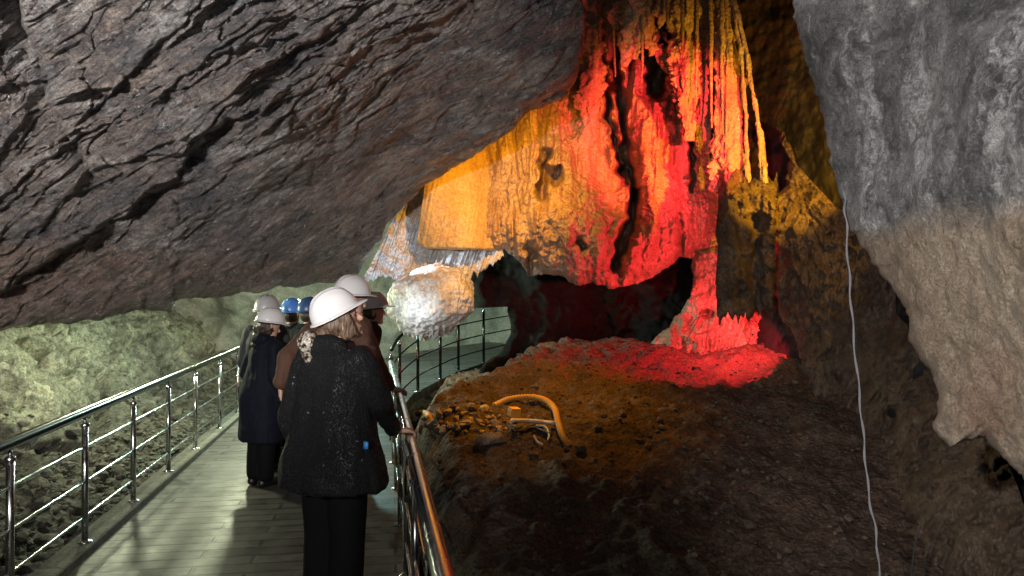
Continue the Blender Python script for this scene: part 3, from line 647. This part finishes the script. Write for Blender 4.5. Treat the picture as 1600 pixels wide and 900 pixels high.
o = patch('cave_recess_wall', [(738, 330, 1170, 330), (744, 400, 1170, 380), (734, 455, 1170, 430), (742, 482, 1170, 460), (765, 478, 1170, 475), (792, 468, 1170, 490), (796, 520, 1170, 520), (785, 550, 1170, 550), (750, 575, 1170, 580), (740, 640, 1170, 640)], 120, 140, rcd, lambda X, Y, p: .35*fbm(p*1.1, 5)+.05*ridged(p*4, 3), MVOID, roll=1.2, rollpx=30, jit=4)
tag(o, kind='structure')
dkd = tps([(1165, -150, 8.9), (1165, 100, 8.9), (1250, 250, 8.3), (1300, 300, 7.3), (1300, -150, 7.9), (1230, 50, 8.5)])

# ------------------------------------------------------------------ stalactites
def stal(pts, rads, d0, d1, mat, label, group=None, name='stalactite', seg=14, noise=.5, flat=1.):
    n = max(24, int(abs(pts[-1][1]-pts[0][1])/4)); P3 = spline([(x, y, 0) for x, y in pts], n)
    R = np.interp(np.linspace(0, 1, n), np.linspace(0, 1, len(rads)), rads)
    Dz = np.linspace(d0, d1, n)+.02*np.sin(np.linspace(0, 9, n))
    C3 = [W(x, y, d) for (x, y, _), d in zip(P3, Dz)]
    V, f = tube_data(C3, R*np.array(Dz)/F, seg, noise=noise, nscale=9)
    if flat != 1:
        cx = np.repeat(np.array([tuple(c) for c in C3]), seg, 0)[:, 0]; V[:, 0] = cx+(V[:, 0]-cx)*flat*(1+.5*fbm(V*np.array((2, 2, 3.)), 3))
    o = mesh_obj(name, V, f, mat); tag(o, label, 'stalactite', group); return o
ST = [
 ([(925, -60), (928, 60), (922, 150), (912, 250)], [11, 9, 12, 8], 8.85, 9.25, 'long orange column of dripstone along the edge of the overhanging slab'),
 ([(944, -60), (946, 15), (945, 44)], [6, 4, 1], 9.0, 9.0, 'short orange stalactite in the gap beside the orange column'),
 ([(952, -60), (951, 40), (953, 90)], [6, 4, 1], 9.05, 9.0, 'slender pinkish red stalactite in the dark gap'),
 ([(965, -60), (963, 0), (962, 22)], [5, 4, 1], 8.9, 8.9, 'small red stalactite tip at the top beside the draperies'),
 ([(978, -60), (980, 40), (976, 104)], [13, 11, 3], 8.85, 8.8, 'broad red stalactite drapery with torn lower end'),
 ([(995, -60), (994, 40), (991, 92)], [10, 8, 2], 8.8, 8.8, 'orange red stalactite hanging against the central bulge'),
 ([(1014, -60), (1012, 30), (1011, 76)], [9, 6, 1.5], 8.75, 8.75, 'red stalactite with a thin dripping tip above the cavity'),
 ([(1033, -60), (1034, 15), (1030, 44)], [9, 7, 1], 8.7, 8.7, 'stout red stalactite pointing into the dark cavity'),
 ([(1008, 22), (1020, 50), (1018, 70), (1036, 86), (1050, 108), (1054, 116)], [5, 7, 8, 9, 9, 7], 8.95, 8.95, 'twisted crimson root-like dripstone bending across the dark cavity'),
 ([(1068, -60), (1070, 60), (1074, 140), (1078, 220)], [11, 10, 11, 5], 8.75, 8.65, 'thick red ribbed dripstone column beside the cavity'),
 ([(1102, -60), (1104, 60), (1100, 150), (1106, 240)], [5, 9, 8, 3], 8.75, 8.7, 'red orange dripstone ribbon between two dark slits'),
 ([(1104, -60), (1118, 10), (1126, 80)], [7, 6, 4], 8.6, 8.55, 'orange dripstone thread leading into the yellow strands'),
 ([(1122, -60), (1126, 40), (1132, 120), (1130, 230), (1132, 300)], [5, 7, 7, 9, 11], 8.5, 8.3, 'broad yellow dripstone column nearest the red flowstone'),
 ([(1120, -60), (1130, 40), (1138, 110), (1144, 190), (1146, 290)], [4, 4, 4, 7, 10], 8.4, 8.25, 'bright yellow dripstone strand widening to a ragged foot'),
 ([(1140, 10), (1139, 60), (1142, 120), (1145, 190)], [4, 4, 3, 3], 8.35, 8.25, 'short bright yellow strand crossing the widening strand'),
 ([(1138, -40), (1150, 30), (1158, 90), (1164, 170), (1167, 240), (1171, 320)], [2.5, 3.5, 3.5, 2.8, 3, 3.5], 8.3, 8.1, 'thin straight yellow strand hanging free before the dark wall'),
 ([(1139, -30), (1156, 35), (1168, 90), (1178, 150), (1189, 220), (1194, 300), (1195, 330)], [2.5, 3.5, 3.2, 2.6, 4, 6, 8], 8.25, 8.0, 'long slanting yellow strand with a swollen foot, outermost before the dark wall'),
]
for k, (pts, rr, d0, d1, lb) in enumerate(ST): stal(pts, rr, d0, d1, MF, lb, seg=28, noise=.85, flat=1.0 if k in (8, 15, 16) else (1.7 if k in (9, 10, 12, 13, 4) else 1.35))
for k in (0, 1, 4, 6, 8, 10, 12, 14, 15):                            # thin drip threads between the named ones
    x = [938, 958, 970, 986, 1003, 1022, 1045, 1058, 1064, 1082, 1090, 1096, 1110, 1114, 1128, 1136][k]; L_ = [70, 120, 60, 110, 130, 60, 50, 150, 90, 210, 160, 120, 200, 140, 210, 250][k]
    stal([(x, -60), (x+random.uniform(-3, 3), L_*.5), (x+random.uniform(-4, 4), L_)], [3.5, 2.6, 1.0], 8.95-(x-938)*.003, 8.8-(x-938)*.003, MF, 'thin drip thread among the larger red and orange stalactites', 'thin drip threads of the flowstone', seg=12)

# ------------------------------------------------------------------ railings
def railing(label, path, posts, heights=(.20, .44, .67), top=.9, rr=.034, hm=None, bmt=None):
    """path: deck points along the rail; posts: the posts' feet"""
    root = empty('railing', posts[0]); tag(root, label, 'railing')
    off = Vector(posts[0])
    def loc(v): return Vector(v)-off
    MB().tube([loc(p)+Vector((0, 0, top)) for p in path], rr, 20).build('handrail', hm or MSTEEL, root)
    for h in heights: MB().tube([loc(p)+Vector((0, 0, h)) for p in path], .010, 10).build('rail_bar', bmt or MSTEEL, root)
    for p in posts:
        b = loc(p)
        po = MB().tube([b+Vector((0, 0, z)) for z in (.0, top-.09)], .021, 16).build('post', bmt or MSTEEL, root)
        MB().tube([b+Vector((0, 0, z)) for z in (top-.095, top-.09, top-.075, top-.07)], [.026, .028, .028, .022], 16).tube([b+Vector((0, 0, top-.09)), b+Vector((0, 0, top-.03))], .011, 10).build('collar', MSTEEL, po)
        MB().tube([b+Vector((0, 0, z)) for z in (-.002, .006, .012)], [.048, .046, .026], 18).build('base_plate', MSTEEL, po)
    return root
pl = [(rail_l(y), y, .045) for y in (2.05, 2.95, 3.88, 4.85, 5.78, 6.72, 7.68, 8.8, 9.9, 11.0, 12.1)]
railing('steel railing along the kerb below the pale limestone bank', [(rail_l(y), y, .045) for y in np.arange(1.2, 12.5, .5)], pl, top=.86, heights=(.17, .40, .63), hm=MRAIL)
ysr = np.arange(.9, 8.2, .4)
pr = [(rail_r(y), y, 0) for y in (1.55, 2.5, 3.45, 4.4, 5.35, 6.3, 7.25, 8.2)]
railing('steel railing held by the woman in black, glowing orange from the lamp', [(rail_r(y), y, 0) for y in ysr], pr)
fp_ = [Vector(p) for p in [(-1.42, 8.6, .10), (-1.40, 9.1, .22), (-1.25, 9.7, .36), (-1.02, 10.4, .44), (-.80, 10.9, .50), (-.45, 11.6, .55), (0, 12.3, .60), (.35, 12.9, .63)]]
sp = spline(fp_, 40)
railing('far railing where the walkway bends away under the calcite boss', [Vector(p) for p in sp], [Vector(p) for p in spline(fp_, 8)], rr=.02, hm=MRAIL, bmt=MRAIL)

# ------------------------------------------------------------------ people
MSKIN = m_plain('skin', (.48, .27, .20), .5, bump=.15, bscale=60)
MHELM = m_plain('white helmet plastic', (.62, .60, .61), .22, var=.03, bscale=10)
MHELMG = m_plain('grey helmet plastic', (.42, .41, .42), .35, var=.05, bscale=10)
MHELMD = m_plain('dusky blue helmet plastic', (.04, .09, .22), .35, var=.05, bscale=10)
MHELMB = m_plain('blue helmet plastic', (.08, .22, .62), .3, var=.05, bscale=10)
MBLACK = m_plain('black trouser cloth', (.004, .004, .005), .85, bump=.3, bscale=90, spec=.15)
MNAVY = m_plain('navy quilted cloth', (.004, .005, .012), .8, bump=.4, bscale=50, spec=.2)
MBROWN = m_plain('brown wool', (.075, .032, .019), .85, bump=.5, bscale=80)
MMAROON = m_plain('dark maroon cloth', (.035, .014, .012), .8, bump=.4, bscale=60)
MGREYC = m_plain('dark grey cloth', (.03, .03, .035), .8, bump=.4, bscale=60)
MSHOE = m_plain('black leather', (.008, .008, .008), .4, bump=.2, bscale=60)
MSEQ = m_coat_sequin(); MCLIP = m_leopard()
MHAIR = m_hair('light brown hair', (.035, .02, .012), (.17, .105, .065)); MHAIRD = m_hair('dark curly hair', (.012, .009, .007), (.07, .045, .03))
MBAND = m_plain('black helmet lining', (.012, .012, .012), .7)
MBLUE = m_plain('blue plastic tag', (.05, .3, .75), .4)

def hand(mb, wrist, fwd, palm, curl=.5, side=1, s=1.):
    """palm plus four unequal fingers and a thumb; fwd = along the hand, palm = the way the palm faces"""
    wv, f, n = Vector(wrist), Vector(fwd).normalized(), Vector(palm).normalized()
    r = f.cross(n).normalized()*side; n = n-f*n.dot(f); n.normalize()
    for k in (-1.5, -.5, .5, 1.5): mb.cap(wv, wv+f*.085*s+r*k*.019*s, .019*s, .0135*s, 10)
    for k, L in ((-1.5, .058), (-.5, .074), (.5, .080), (1.5, .070)):
        b = wv+f*.088*s+r*k*.021*s; a = curl*.5
        for j in range(3):
            dv = f*math.cos(a)+n*math.sin(a); e = b+dv*L*s*(.45, .32, .23)[j]
            mb.cap(b, e, (.0095, .0088, .0080)[j]*s, (.0088, .0080, .0070)[j]*s, 10); b = e; a += curl
    b = wv+f*.03*s+r*.030*s; e = b+(r*.75+f*.6+n*.35).normalized()*.042*s; mb.cap(b, e, .013*s, .0105*s, 10)
    mb.cap(e, e+(f*.8+r*.2+n*.6).normalized()*.032*s, .0105*s, .008*s, 10)

def helmet(parent, Mh, mat, s=1., yaw=0.):
    """hard hat: domed shell with three ribs, rolled rim and a bill; its lining beneath"""
    nt, npz = 72, 22; V = []; f = []
    for i in range(npz+3):
        for j in range(nt):
            t = 2*math.pi*j/nt; c, sn = math.cos(t), math.sin(t)          # sn = +1 forward (the bill)
            if i < 3:
                ex = (.030, .026, .004)[i]; zz = (-.012, -.004, .0)[i]
                bill = max(0, sn)**3*.045*(1 if i < 2 else .2); zz -= max(0, sn)**3*.012*(1 if i < 2 else .3)
                V.append(((.122+ex*.6)*c, (.150+ex*.6+bill)*sn, zz))
            else:
                p = (i-3)/(npz-1)*math.pi/2*.995; cp, sp_ = math.cos(p)**.82, math.sin(p)
                x, y, z = .122*cp*c, .150*cp*sn, .142*sp_
                rib = max(math.exp(-(x/.012)**2), .7*math.exp(-((abs(x)-.045)/.010)**2))*ss(.15, .5, sp_)*ss(-.135, -.09, y)*ss(.135, .09, y)
                V.append((x, y, z+.008*float(rib)))
    n = npz+3
    f = [(i*nt+j, i*nt+(j+1) % nt, (i+1)*nt+(j+1) % nt, (i+1)*nt+j) for i in range(n-1) for j in range(nt)]
    f.append(tuple((n-1)*nt+j for j in range(nt)))
    V = [Mh @ (Vector(v)*s) for v in V]
    h = mesh_obj('helmet', V, f, mat, parent)
    b = MB(); pts = [Mh @ (Vector((.100*math.cos(t), .122*math.sin(t), -.012))*s) for t in np.linspace(0, 2*math.pi, 33)]
    b.tube(pts, .014*s, 8); b.build('headband', MBAND, h)
    return h

def person(label, foot, yaw, H, coat_mat, trouser_mat, helm_mat, coat='jacket', hem=.80, lean=0., bend=0., head_yaw=0., head_pitch=0., arms=None, hair=None, fine=.010, group=None, girth=1.0, extra=None):
    root = empty('person', foot); root.rotation_euler = (0, 0, yaw); tag(root, label, 'person', group)
    s = H/1.70
    def sc(v): return Vector(v)*s
    hip = sc((0, 0, .92)); Rl = Matrix.Rotation(-lean, 3, 'X') @ Matrix.Rotation(bend, 3, 'Y')
    def up(v): return hip+Rl @ (sc(v)-hip)                       # upper body leans about the hips
    sh = {1: up((.175, 0, 1.385)), -1: up((-.175, 0, 1.385))}
    neck = up((0, -.005, 1.43)); hc = up((0, .03, 1.575))
    Rh = Matrix.Rotation(head_yaw, 3, 'Z') @ Matrix.Rotation(head_pitch, 3, 'X')
    def hd_(v): return hc+Rh @ sc(v)
    b = MB()
    # legs, pelvis, trunk
    for k in (1, -1):
        b.cap(sc((.09*k, 0, .88)), sc((.085*k, .015, .50)), .088*s, .058*s); b.cap(sc((.085*k, .015, .50)), sc((.08*k, -.01, .09)), .056*s, .036*s)
        b.cap(sc((.08*k, -.02, .05)), sc((.085*k, .13, .035)), .040*s, .032*s)
    b.ell(sc((0, 0, .95)), .165*s, .115*s, .13*s); b.ell(up((0, .0, 1.22)), .16*s, .105*s, .24*s, Rl.copy()); b.cap(sh[1]*.85+sh[-1]*.15, sh[1]*.15+sh[-1]*.85, .055*s, .055*s)
    b.cap(up((0, -.01, 1.38)), up((0, .015, 1.50)), .056*s, .050*s)
    # head: skull, jaw, nose, brow, lips, ears
    b.ell(hd_((0, -.005, .02)), .076*s, .098*s, .105*s, Rh.copy()); b.ell(hd_((0, .03, -.055)), .056*s, .062*s, .062*s, Rh.copy())
    b.cap(hd_((0, .094, .012)), hd_((0, .112, -.022)), .010*s, .015*s, 10); b.cap(hd_((-.03, .086, .03)), hd_((.03, .086, .03)), .012*s, .012*s, 10)
    b.cap(hd_((-.018, .088, -.058)), hd_((.018, .088, -.058)), .008*s, .008*s, 10); b.cap(hd_((0, .078, -.095)), hd_((0, .07, -.1)), .018*s, .018*s, 10)
    for k in (1, -1): b.cap(hd_((.078*k, -.005, .015)), hd_((.078*k, -.012, -.03)), .014*s, .010*s, 10)
    sl = MB()
    arms = arms or {}
    for k in (1, -1):
        A = arms.get(k) or dict(elbow=(.235*k, -.02, 1.10), hand=(.225*k, .08, .86), fwd=(0, .2, -1), palm=(-k, 0, 0), curl=.3)
        e = sc(A['elbow']) if not A.get('up') else up(A['elbow']); wv = sc(A['hand']) if not A.get('up') else up(A['hand'])
        b.cap(sh[k]+Vector((-.02*k, 0, -.02))*s, e, .040*s, .034*s); b.cap(e, wv, .036*s, .025*s)
        hand(b, wv, A['fwd'], A['palm'], A['curl'], side=k, s=s)
        mid = e+(wv-e)*.88
        sl.cap(sh[k]+Vector((-.02*k, 0, -.01)), e, .086*s*girth, .060*s*girth); sl.cap(e, mid, .060*s*girth, .044*s*girth); sl.cap(mid, mid+(wv-e)*.01, .048*s*girth, .048*s*girth)
    b.fuse('body', MSKIN, root, fine, 3)
    # eyes
    for k in (1, -1):
        MB().ell(hd_((.030*k, .074, .010)), .012*s, .012*s, .011*s, n=8).build('eye', m_eye, root)
    # coat or jacket, fused with its sleeves
    g = girth
    rings = {'coat': [(hem, .285, .215), (hem+.03, .29, .22), (.90, .265, .20), (1.05, .222, .165), (1.2, .198, .148), (1.33, .198, .132), (1.40, .165, .112), (1.45, .10, .088), (1.475, .078, .08)],
             'jacket': [(hem, .20, .155), (hem+.03, .205, .16), (1.0, .20, .15), (1.15, .20, .148), (1.28, .205, .14), (1.37, .18, .12), (1.43, .11, .095), (1.475, .078, .08)]}[coat]
    L = []
    for z, a, bb in rings:
        c = up((0, 0, z)) if z > .92 else sc((0, 0, z)); L.append((c.x, c.y-(.0), c.z, a*s*g, bb*s*g))
    sl.loft(L)
    sl.tube([up((.085*math.cos(t), -.01+.085*math.sin(t), 1.455+.012*math.sin(t))) for t in np.linspace(0, 2*math.pi, 25)], .024*s, 10)
    if coat == 'coat': sl.ell(up((0, -.075, 1.45)), .12*s, .055*s, .06*s)
    def wr(co):
        return .009*fbm(co*np.array((7, 7, 3.5)), 3)+.016*np.abs(fbm(co*np.array((8, 8, 1.8))+3, 2))-.006*np.abs(pn(co*np.array((5, 5, 14))+9))
    sl.fuse('coat' if coat == 'coat' else 'jacket', coat_mat, root, .012, 5, wr)
    # trousers and shoes
    t = MB()
    for k in (1, -1):
        t.cap(sc((.085*k, 0, .88)), sc((.078*k, .012, .50)), .108*s, .092*s); t.cap(sc((.078*k, .012, .50)), sc((.078*k, -.005, .12)), .092*s, .086*s)
    t.ell(sc((0, 0, .92)), .172*s, .125*s, .12*s)
    t.fuse('trousers', trouser_mat, root, .014, 4, lambda co: .006*fbm(co*np.array((8, 8, 3)), 3))
    for k in (1, -1):
        sh_ = MB(); sh_.cap(sc((.08*k, -.045, .045)), sc((.085*k, .15, .036)), .046*s, .038*s); sh_.cap(sc((.08*k, -.02, .05)), sc((.08*k, -.02, .13)), .046*s, .045*s)
        sh_.fuse('shoe', MSHOE, root, .012, 3)
    Mh = Matrix.Translation(hd_((0, -.002, .055))) @ (Rh @ Matrix.Rotation(.10, 3, 'X')).to_4x4()
    if helm_mat: helmet(root, Mh, helm_mat, s*(.86 if fine < .008 else .97))
    if hair: hair(root, hd_, s)
    if extra: extra(root, s, up, sc, hd_)
    return root
m_eye = m_plain('eye', (.10, .08, .07), .2)

def hair_front(root, hd_, s):
    h = MB()
    h.ell(hd_((0, -.025, .0)), .080*s, .084*s, .085*s)
    for k in (1, -1):
        for q in range(3): h.cap(hd_((.076*k, .035-.02*q, .03)), hd_((.070*k, .045-.035*q, -.085)), .018*s, .012*s, 8)
    h.cap(hd_((0, -.10, -.03)), hd_((.015, -.15, -.06)), .045*s, .04*s)
    o = h.fuse('hair', MHAIR, root, .009, 2, lambda co: .004*fbm(co*np.array((60, 60, 12)), 2))
    c = MB(); c.ell(hd_((.02, -.185, -.03)), .055*s, .055*s, .060*s); c.cap(hd_((.02, -.20, -.06)), hd_((.02, -.215, -.13)), .042*s, .024*s)
    c.fuse('hair_clip', MCLIP, root, .008, 1, lambda co: .006*fbm(co*40, 2))
def hair_curly(root, hd_, s):
    h = MB(); h.ell(hd_((0, -.03, -.02)), .09*s, .09*s, .095*s)
    for q in range(26):
        a = random.uniform(-1, 1); z = random.uniform(-.20, .0)
        h.ell(hd_((a*.085, -.07-.05*random.random()*(1-abs(a)), z)), .03*s, .03*s, .03*s, n=6)
    h.fuse('hair', MHAIRD, root, .010, 1, lambda co: .010*fbm(co*45, 3))
def hair_short(root, hd_, s):
    h = MB(); h.ell(hd_((0, -.022, .0)), .082*s, .088*s, .095*s); h.fuse('hair', MHAIRD, root, .010, 1, lambda co: .004*fbm(co*60, 2))
def woman_extra(root, s, up, sc, hd_):
    t = MB(); t.box((.25, -.085, .975), .022, .012, .034); t.build('tag', MBLUE, root)

yawf = math.radians(-22)
def loc_of(foot, yaw, p):                                     # world point into a person's own frame, unscaled
    return Matrix.Rotation(-yaw, 3, 'Z') @ (Vector(p)-Vector(foot))
def arm_to(foot, yaw, H, elbow, handp, fwd, palm, curl):
    s = H/1.70; R = Matrix.Rotation(-yaw, 3, 'Z')
    return dict(elbow=tuple(loc_of(foot, yaw, elbow)/s), hand=tuple(loc_of(foot, yaw, handp)/s), fwd=tuple(R @ Vector(fwd)), palm=tuple(R @ Vector(palm)), curl=curl)
# woman in front, right hand on the rail
ft = (-.90, 3.68, 0); HF = 1.68
hy = 4.02; hp = Vector((rail_r(hy)-.085, hy-.03, .955))
person('woman in a black sequinned coat and white helmet, one hand on the orange rail', ft, yawf, HF, MSEQ, MBLACK, MHELM, 'coat', hem=.745, lean=math.radians(2), head_yaw=math.radians(-42), head_pitch=math.radians(22),
       arms={1: arm_to(ft, yawf, HF, W(592, 628, 3.66), hp, (.95, .25, -.05), (.1, .0, -1), .75), -1: dict(elbow=(-.255, -.02, 1.09), hand=(-.24, .06, .86), fwd=(0, .1, -1), palm=(1, 0, 0), curl=.3)}, hair=hair_front, fine=.0068, extra=woman_extra)
# woman in navy further on at left
ft = (-2.20, 6.4, 0)
person('short person in a long navy coat with dark curly hair, near the left rail', ft, math.radians(-35), 1.50, MNAVY, MBLACK, MHELM, 'coat', hem=.45, lean=math.radians(6), head_yaw=math.radians(-20), head_pitch=math.radians(-14), hair=hair_curly, girth=.84)
# man in brown
ft = (-1.42, 5.5, 0); ym = math.radians(-24); HM = 1.80
person('person in a brown jacket with white helmet, both arms apart, behind the woman in black', ft, ym, HM, MBROWN, MBLACK, MHELM, 'jacket', hem=.82, lean=math.radians(17), bend=math.radians(7), head_yaw=math.radians(-25), head_pitch=math.radians(-6),
       arms={1: arm_to(ft, ym, HM, W(580, 560, 5.35), (rail_r(5.7)-.06, 5.65, .95), (.8, .5, -.1), (0, 0, -1), .7), -1: arm_to(ft, ym, HM, W(450, 560, 5.40), W(438, 600, 5.35), (.05, .05, -1), (1, .2, 0), .35)}, hair=hair_short, fine=.009, girth=1.2)
ft = (-1.47, 6.7, 0)
person('person in a dark maroon coat leaning toward the far rail', ft, math.radians(-55), 1.66, MMAROON, MBLACK, MHELM, 'coat', hem=.6, lean=math.radians(17), head_yaw=math.radians(-20), hair=hair_short, girth=1.08)
person('person in dark clothes and dull grey helmet, mostly hidden behind the navy coat', (-2.36, 7.0, 0), math.radians(-10), 1.60, MGREYC, MBLACK, MHELMG, 'jacket', hem=.8, hair=hair_short)
person('person under a bright blue helmet, between the navy coat and the brown jacket', (-2.33, 7.7, 0), math.radians(-20), 1.56, MGREYC, MBLACK, MHELMB, 'jacket', hem=.8, hair=hair_short)
person('person under a darker dusky blue helmet, just behind the big white helmet', (-2.10, 7.5, 0), math.radians(-40), 1.57, MNAVY, MBLACK, MHELMD, 'jacket', hem=.8, hair=hair_short)

# ------------------------------------------------------------------ rubble, conduits, cables, tape
def stone_data(c, r, rs, sub=2, squash=(1, 1, .7)):
    bm = bmesh.new(); bmesh.ops.create_icosphere(bm, subdivisions=sub, radius=1)
    V = np.array([v.co[:] for v in bm.verts]); f = [tuple(v.index for v in q.verts) for q in bm.faces]; bm.free()
    V = V*(1+.35*fbm(V*1.1+rs*7.1, 3))[:, None]
    for k in range(9):                                         # a few flat broken faces
        n = np.random.RandomState(int(rs*97)+k).normal(size=3); n /= np.linalg.norm(n); h = V @ n; V = V-np.outer(np.maximum(h-.55, 0), n)
    V = V*np.array(squash); a = rs*2.4; R = np.array([[math.cos(a), -math.sin(a), 0], [math.sin(a), math.cos(a), 0], [0, 0, 1]])
    return (V @ R.T)*r+np.array(c), f
def gzs(x, y): return float(gz_full(np.array([x]), np.array([y]))[0])
mb = MB()
for k in range(2300):
    s = random.uniform(2.6, 10); t = abs(random.gauss(.35, .45))+.05; r = .016*math.exp(random.gauss(.35, .6))*(1.2 if t > .3 else .9)
    if t > 1.6: continue
    p = bank(np.array([[s]]), np.array([[t]]))[0, 0]; V, f = stone_data((p[0], p[1], p[2]+r*.25), min(r, .11), k*.37, 1); mb.add(V, f)
tag(mb.build('scree', MST, smooth=False), 'scatter of broken grey stones at the foot of the pale bank', 'scree', kind='stuff')
mb = MB()
for k in range(3400):
    y = random.uniform(2.2, 10.2); x = random.uniform(rail_r(min(y, 8))+.3, 4.2); r = .011*math.exp(random.gauss(.3, .6))
    V, f = stone_data((x, y, gzs(x, y)+r*.2), min(r, .075), k*.41, 1); mb.add(V, f)
tag(mb.build('gravel', MGV, smooth=False), 'fine gravel and clods strewn over the dark cave soil', 'gravel', kind='stuff')
# countable rubble by the conduit
pts = [(662, 652, 9), (676, 648, 8), (690, 655, 10), (700, 642, 10), (712, 652, 11), (724, 644, 9), (735, 656, 10), (722, 662, 10), (706, 664, 9), (744, 646, 8), (752, 660, 11), (742, 670, 9), (728, 672, 8), (762, 650, 8), (772, 660, 7), (690, 668, 8), (780, 648, 7), (768, 640, 6), (750, 636, 6), (715, 636, 7), (736, 632, 6), (790, 668, 8), (676, 664, 7), (826, 650, 5), (838, 655, 5), (846, 662, 5)]
pts += [(random.uniform(655, 800), random.uniform(634, 676), random.uniform(4, 13)) for k in range(34)]
for k, (x, y, r) in enumerate(pts):
    h = hit(x, y+4); r *= random.uniform(.65, 1.15); V, f = stone_data((0, 0, 0), r*h.y/F, k*.77+.3, 3, (1, random.uniform(.6, 1), random.uniform(.5, .9)))
    o = mesh_obj('rubble_stone', V, f, MRUB); o.location = (h.x, h.y, h.z+r*h.y/F*.2)
    tag(o, 'broken brown stone in the amber-lit rubble heap beside the conduit', 'stone', 'stones of the amber-lit rubble heap')
h = hit(772, 690); V, f = stone_data((0, 0, 0), 1, 5.5, 3, (.17, .1, .075)); V = V; o = mesh_obj('boulder', V, f, MRUB); o.location = (h.x, h.y, h.z+.03)
tag(o, 'long rounded stone lying in front of the rubble heap', 'stone')
MYEL = m_plain('yellow corrugated plastic', (.55, .28, .05), .6, var=.25, bscale=30); MWH = m_plain('dusty white plastic', (.55, .48, .42), .5); MDKC = m_plain('black cable sheath', (.015, .015, .02), .5)
def on_ground(pxs, lift): return [Vector((q.x, q.y, q.z+lift)) for q in (hit(*p) for p in pxs)]
P = spline(on_ground([(772, 634), (795, 630), (825, 631), (850, 638), (866, 652), (872, 672), (880, 690), (890, 697)], .05), 200)
P[:, 2] += .085*np.sin(np.linspace(0, np.pi, 200))-.05
o = MB().tube(P, [.026+.0045*math.sin(k*1.6) for k in range(200)], 14).build('conduit', MYEL); tag(o, 'thick yellow corrugated conduit curving over the rubble', 'conduit')
P = spline(on_ground([(648, 650), (660, 648), (667, 655), (674, 668)], .05), 60)
o = MB().tube(P, [.028+.003*math.sin(k*1.6) for k in range(60)], 12).build('conduit', MYEL); tag(o, 'short yellow conduit end bent over by the railing', 'conduit')
P = spline(on_ground([(800, 668), (830, 668), (866, 672)], .06), 30); o = MB().tube(P, .018, 10).build('conduit', MWH); tag(o, 'straight white conduit lying inside the yellow loop', 'conduit')
P = spline(on_ground([(838, 674), (852, 676), (858, 688), (856, 697)], .05), 40); o = MB().tube(P, .009, 8).build('cable', MWH); tag(o, 'thin white cable curling down from the white conduit', 'cable')
P = spline(on_ground([(834, 688), (840, 698), (848, 702)], .04), 30); o = MB().tube(P, .009, 8).build('cable', MWH); tag(o, 'short pale cable stub below the white curled cable', 'cable')
mb = MB()
for k in range(7):
    j = [(797+2*k+random.uniform(-3, 3), 678+random.uniform(-4, 4)), (815+random.uniform(-3, 3), 677+random.uniform(-4, 4)), (838+random.uniform(-3, 3), 675+random.uniform(-4, 5)), (862, 682+random.uniform(-6, 6))]
    mb.tube(spline(on_ground(j, .03+.02*random.random()), 24), .010, 8)
o = mb.build('cable_bundle', MDKC); tag(o, 'dark tangle of cables under the white conduit', 'cable bundle')
h = hit(803, 655); bx = MB(); Mr = Euler((.15, .1, .5)).to_matrix(); bx.box((0, 0, .05), .10, .08, .085, Mr); root = bx.build('junction_box', MYEL, smooth=False)
root.location = (h.x, h.y, h.z); bv = root.modifiers.new('b', 'BEVEL'); bv.width = .008; bv.segments = 2
tag(root, 'small tilted yellow junction box on the rubble', 'box')
ld = MB().box((0, 0, 0), .092, .072, .012, Mr); l = ld.build('lid', MYEL, root, smooth=False); l.location = Mr @ Vector((0, 0, .048))+Vector((0, 0, .05))
# hanging tape
P = spline([W(x, y, d) for x, y, d in [(1318, 300, 2.95), (1322, 345, 2.92), (1326, 420, 2.9), (1332, 500, 2.9), (1340, 590, 2.9), (1349, 680, 2.9), (1356, 760, 2.88), (1368, 830, 2.86), (1374, 900, 2.85), (1379, 1010, 2.84)]], 120)
P[:, 0] += .004*np.sin(np.arange(120)*.5)+.004*np.array([pn(np.array([[k*.13, 0, 0]]))[0] for k in range(120)])
MTAPE = m_plain('dusty grey webbing', (.13, .128, .138), .8, bump=.6, bscale=90, var=.4)
o = MB().tube(P, [.0043+.0011*math.sin(k*.9) for k in range(120)], 8).build('hanging_rope', MTAPE); tag(o, 'thin dusty grey rope hanging straight down beside the grey pendant rock', 'rope')
P = spline([W(x, y, 3.4) for x, y in [(1438, 815), (1430, 850), (1424, 900), (1420, 1000)]], 30); o = MB().tube(P, .003, 6).build('hanging_wire', MDKC); tag(o, 'faint thin wire dangling in the dark under the pendant rock', 'wire')
for pp, lb in (([(1120, 440), (1106, 470), (1085, 510), (1070, 535)], 'slanting cable in the red glow, running down to the red ground'), ([(1116, 452), (1112, 480), (1106, 515), (1102, 545)], 'upright cable in the red glow beside the ragged rock sheet'), ([(1122, 450), (1100, 485), (1082, 505)], 'short thin cable crossing the red glow')):
    P = spline([W(x, y, 8.75) for x, y in pp], 30); o = MB().tube(P, .006, 8).build('cable', MCLAY); tag(o, lb, 'cable')
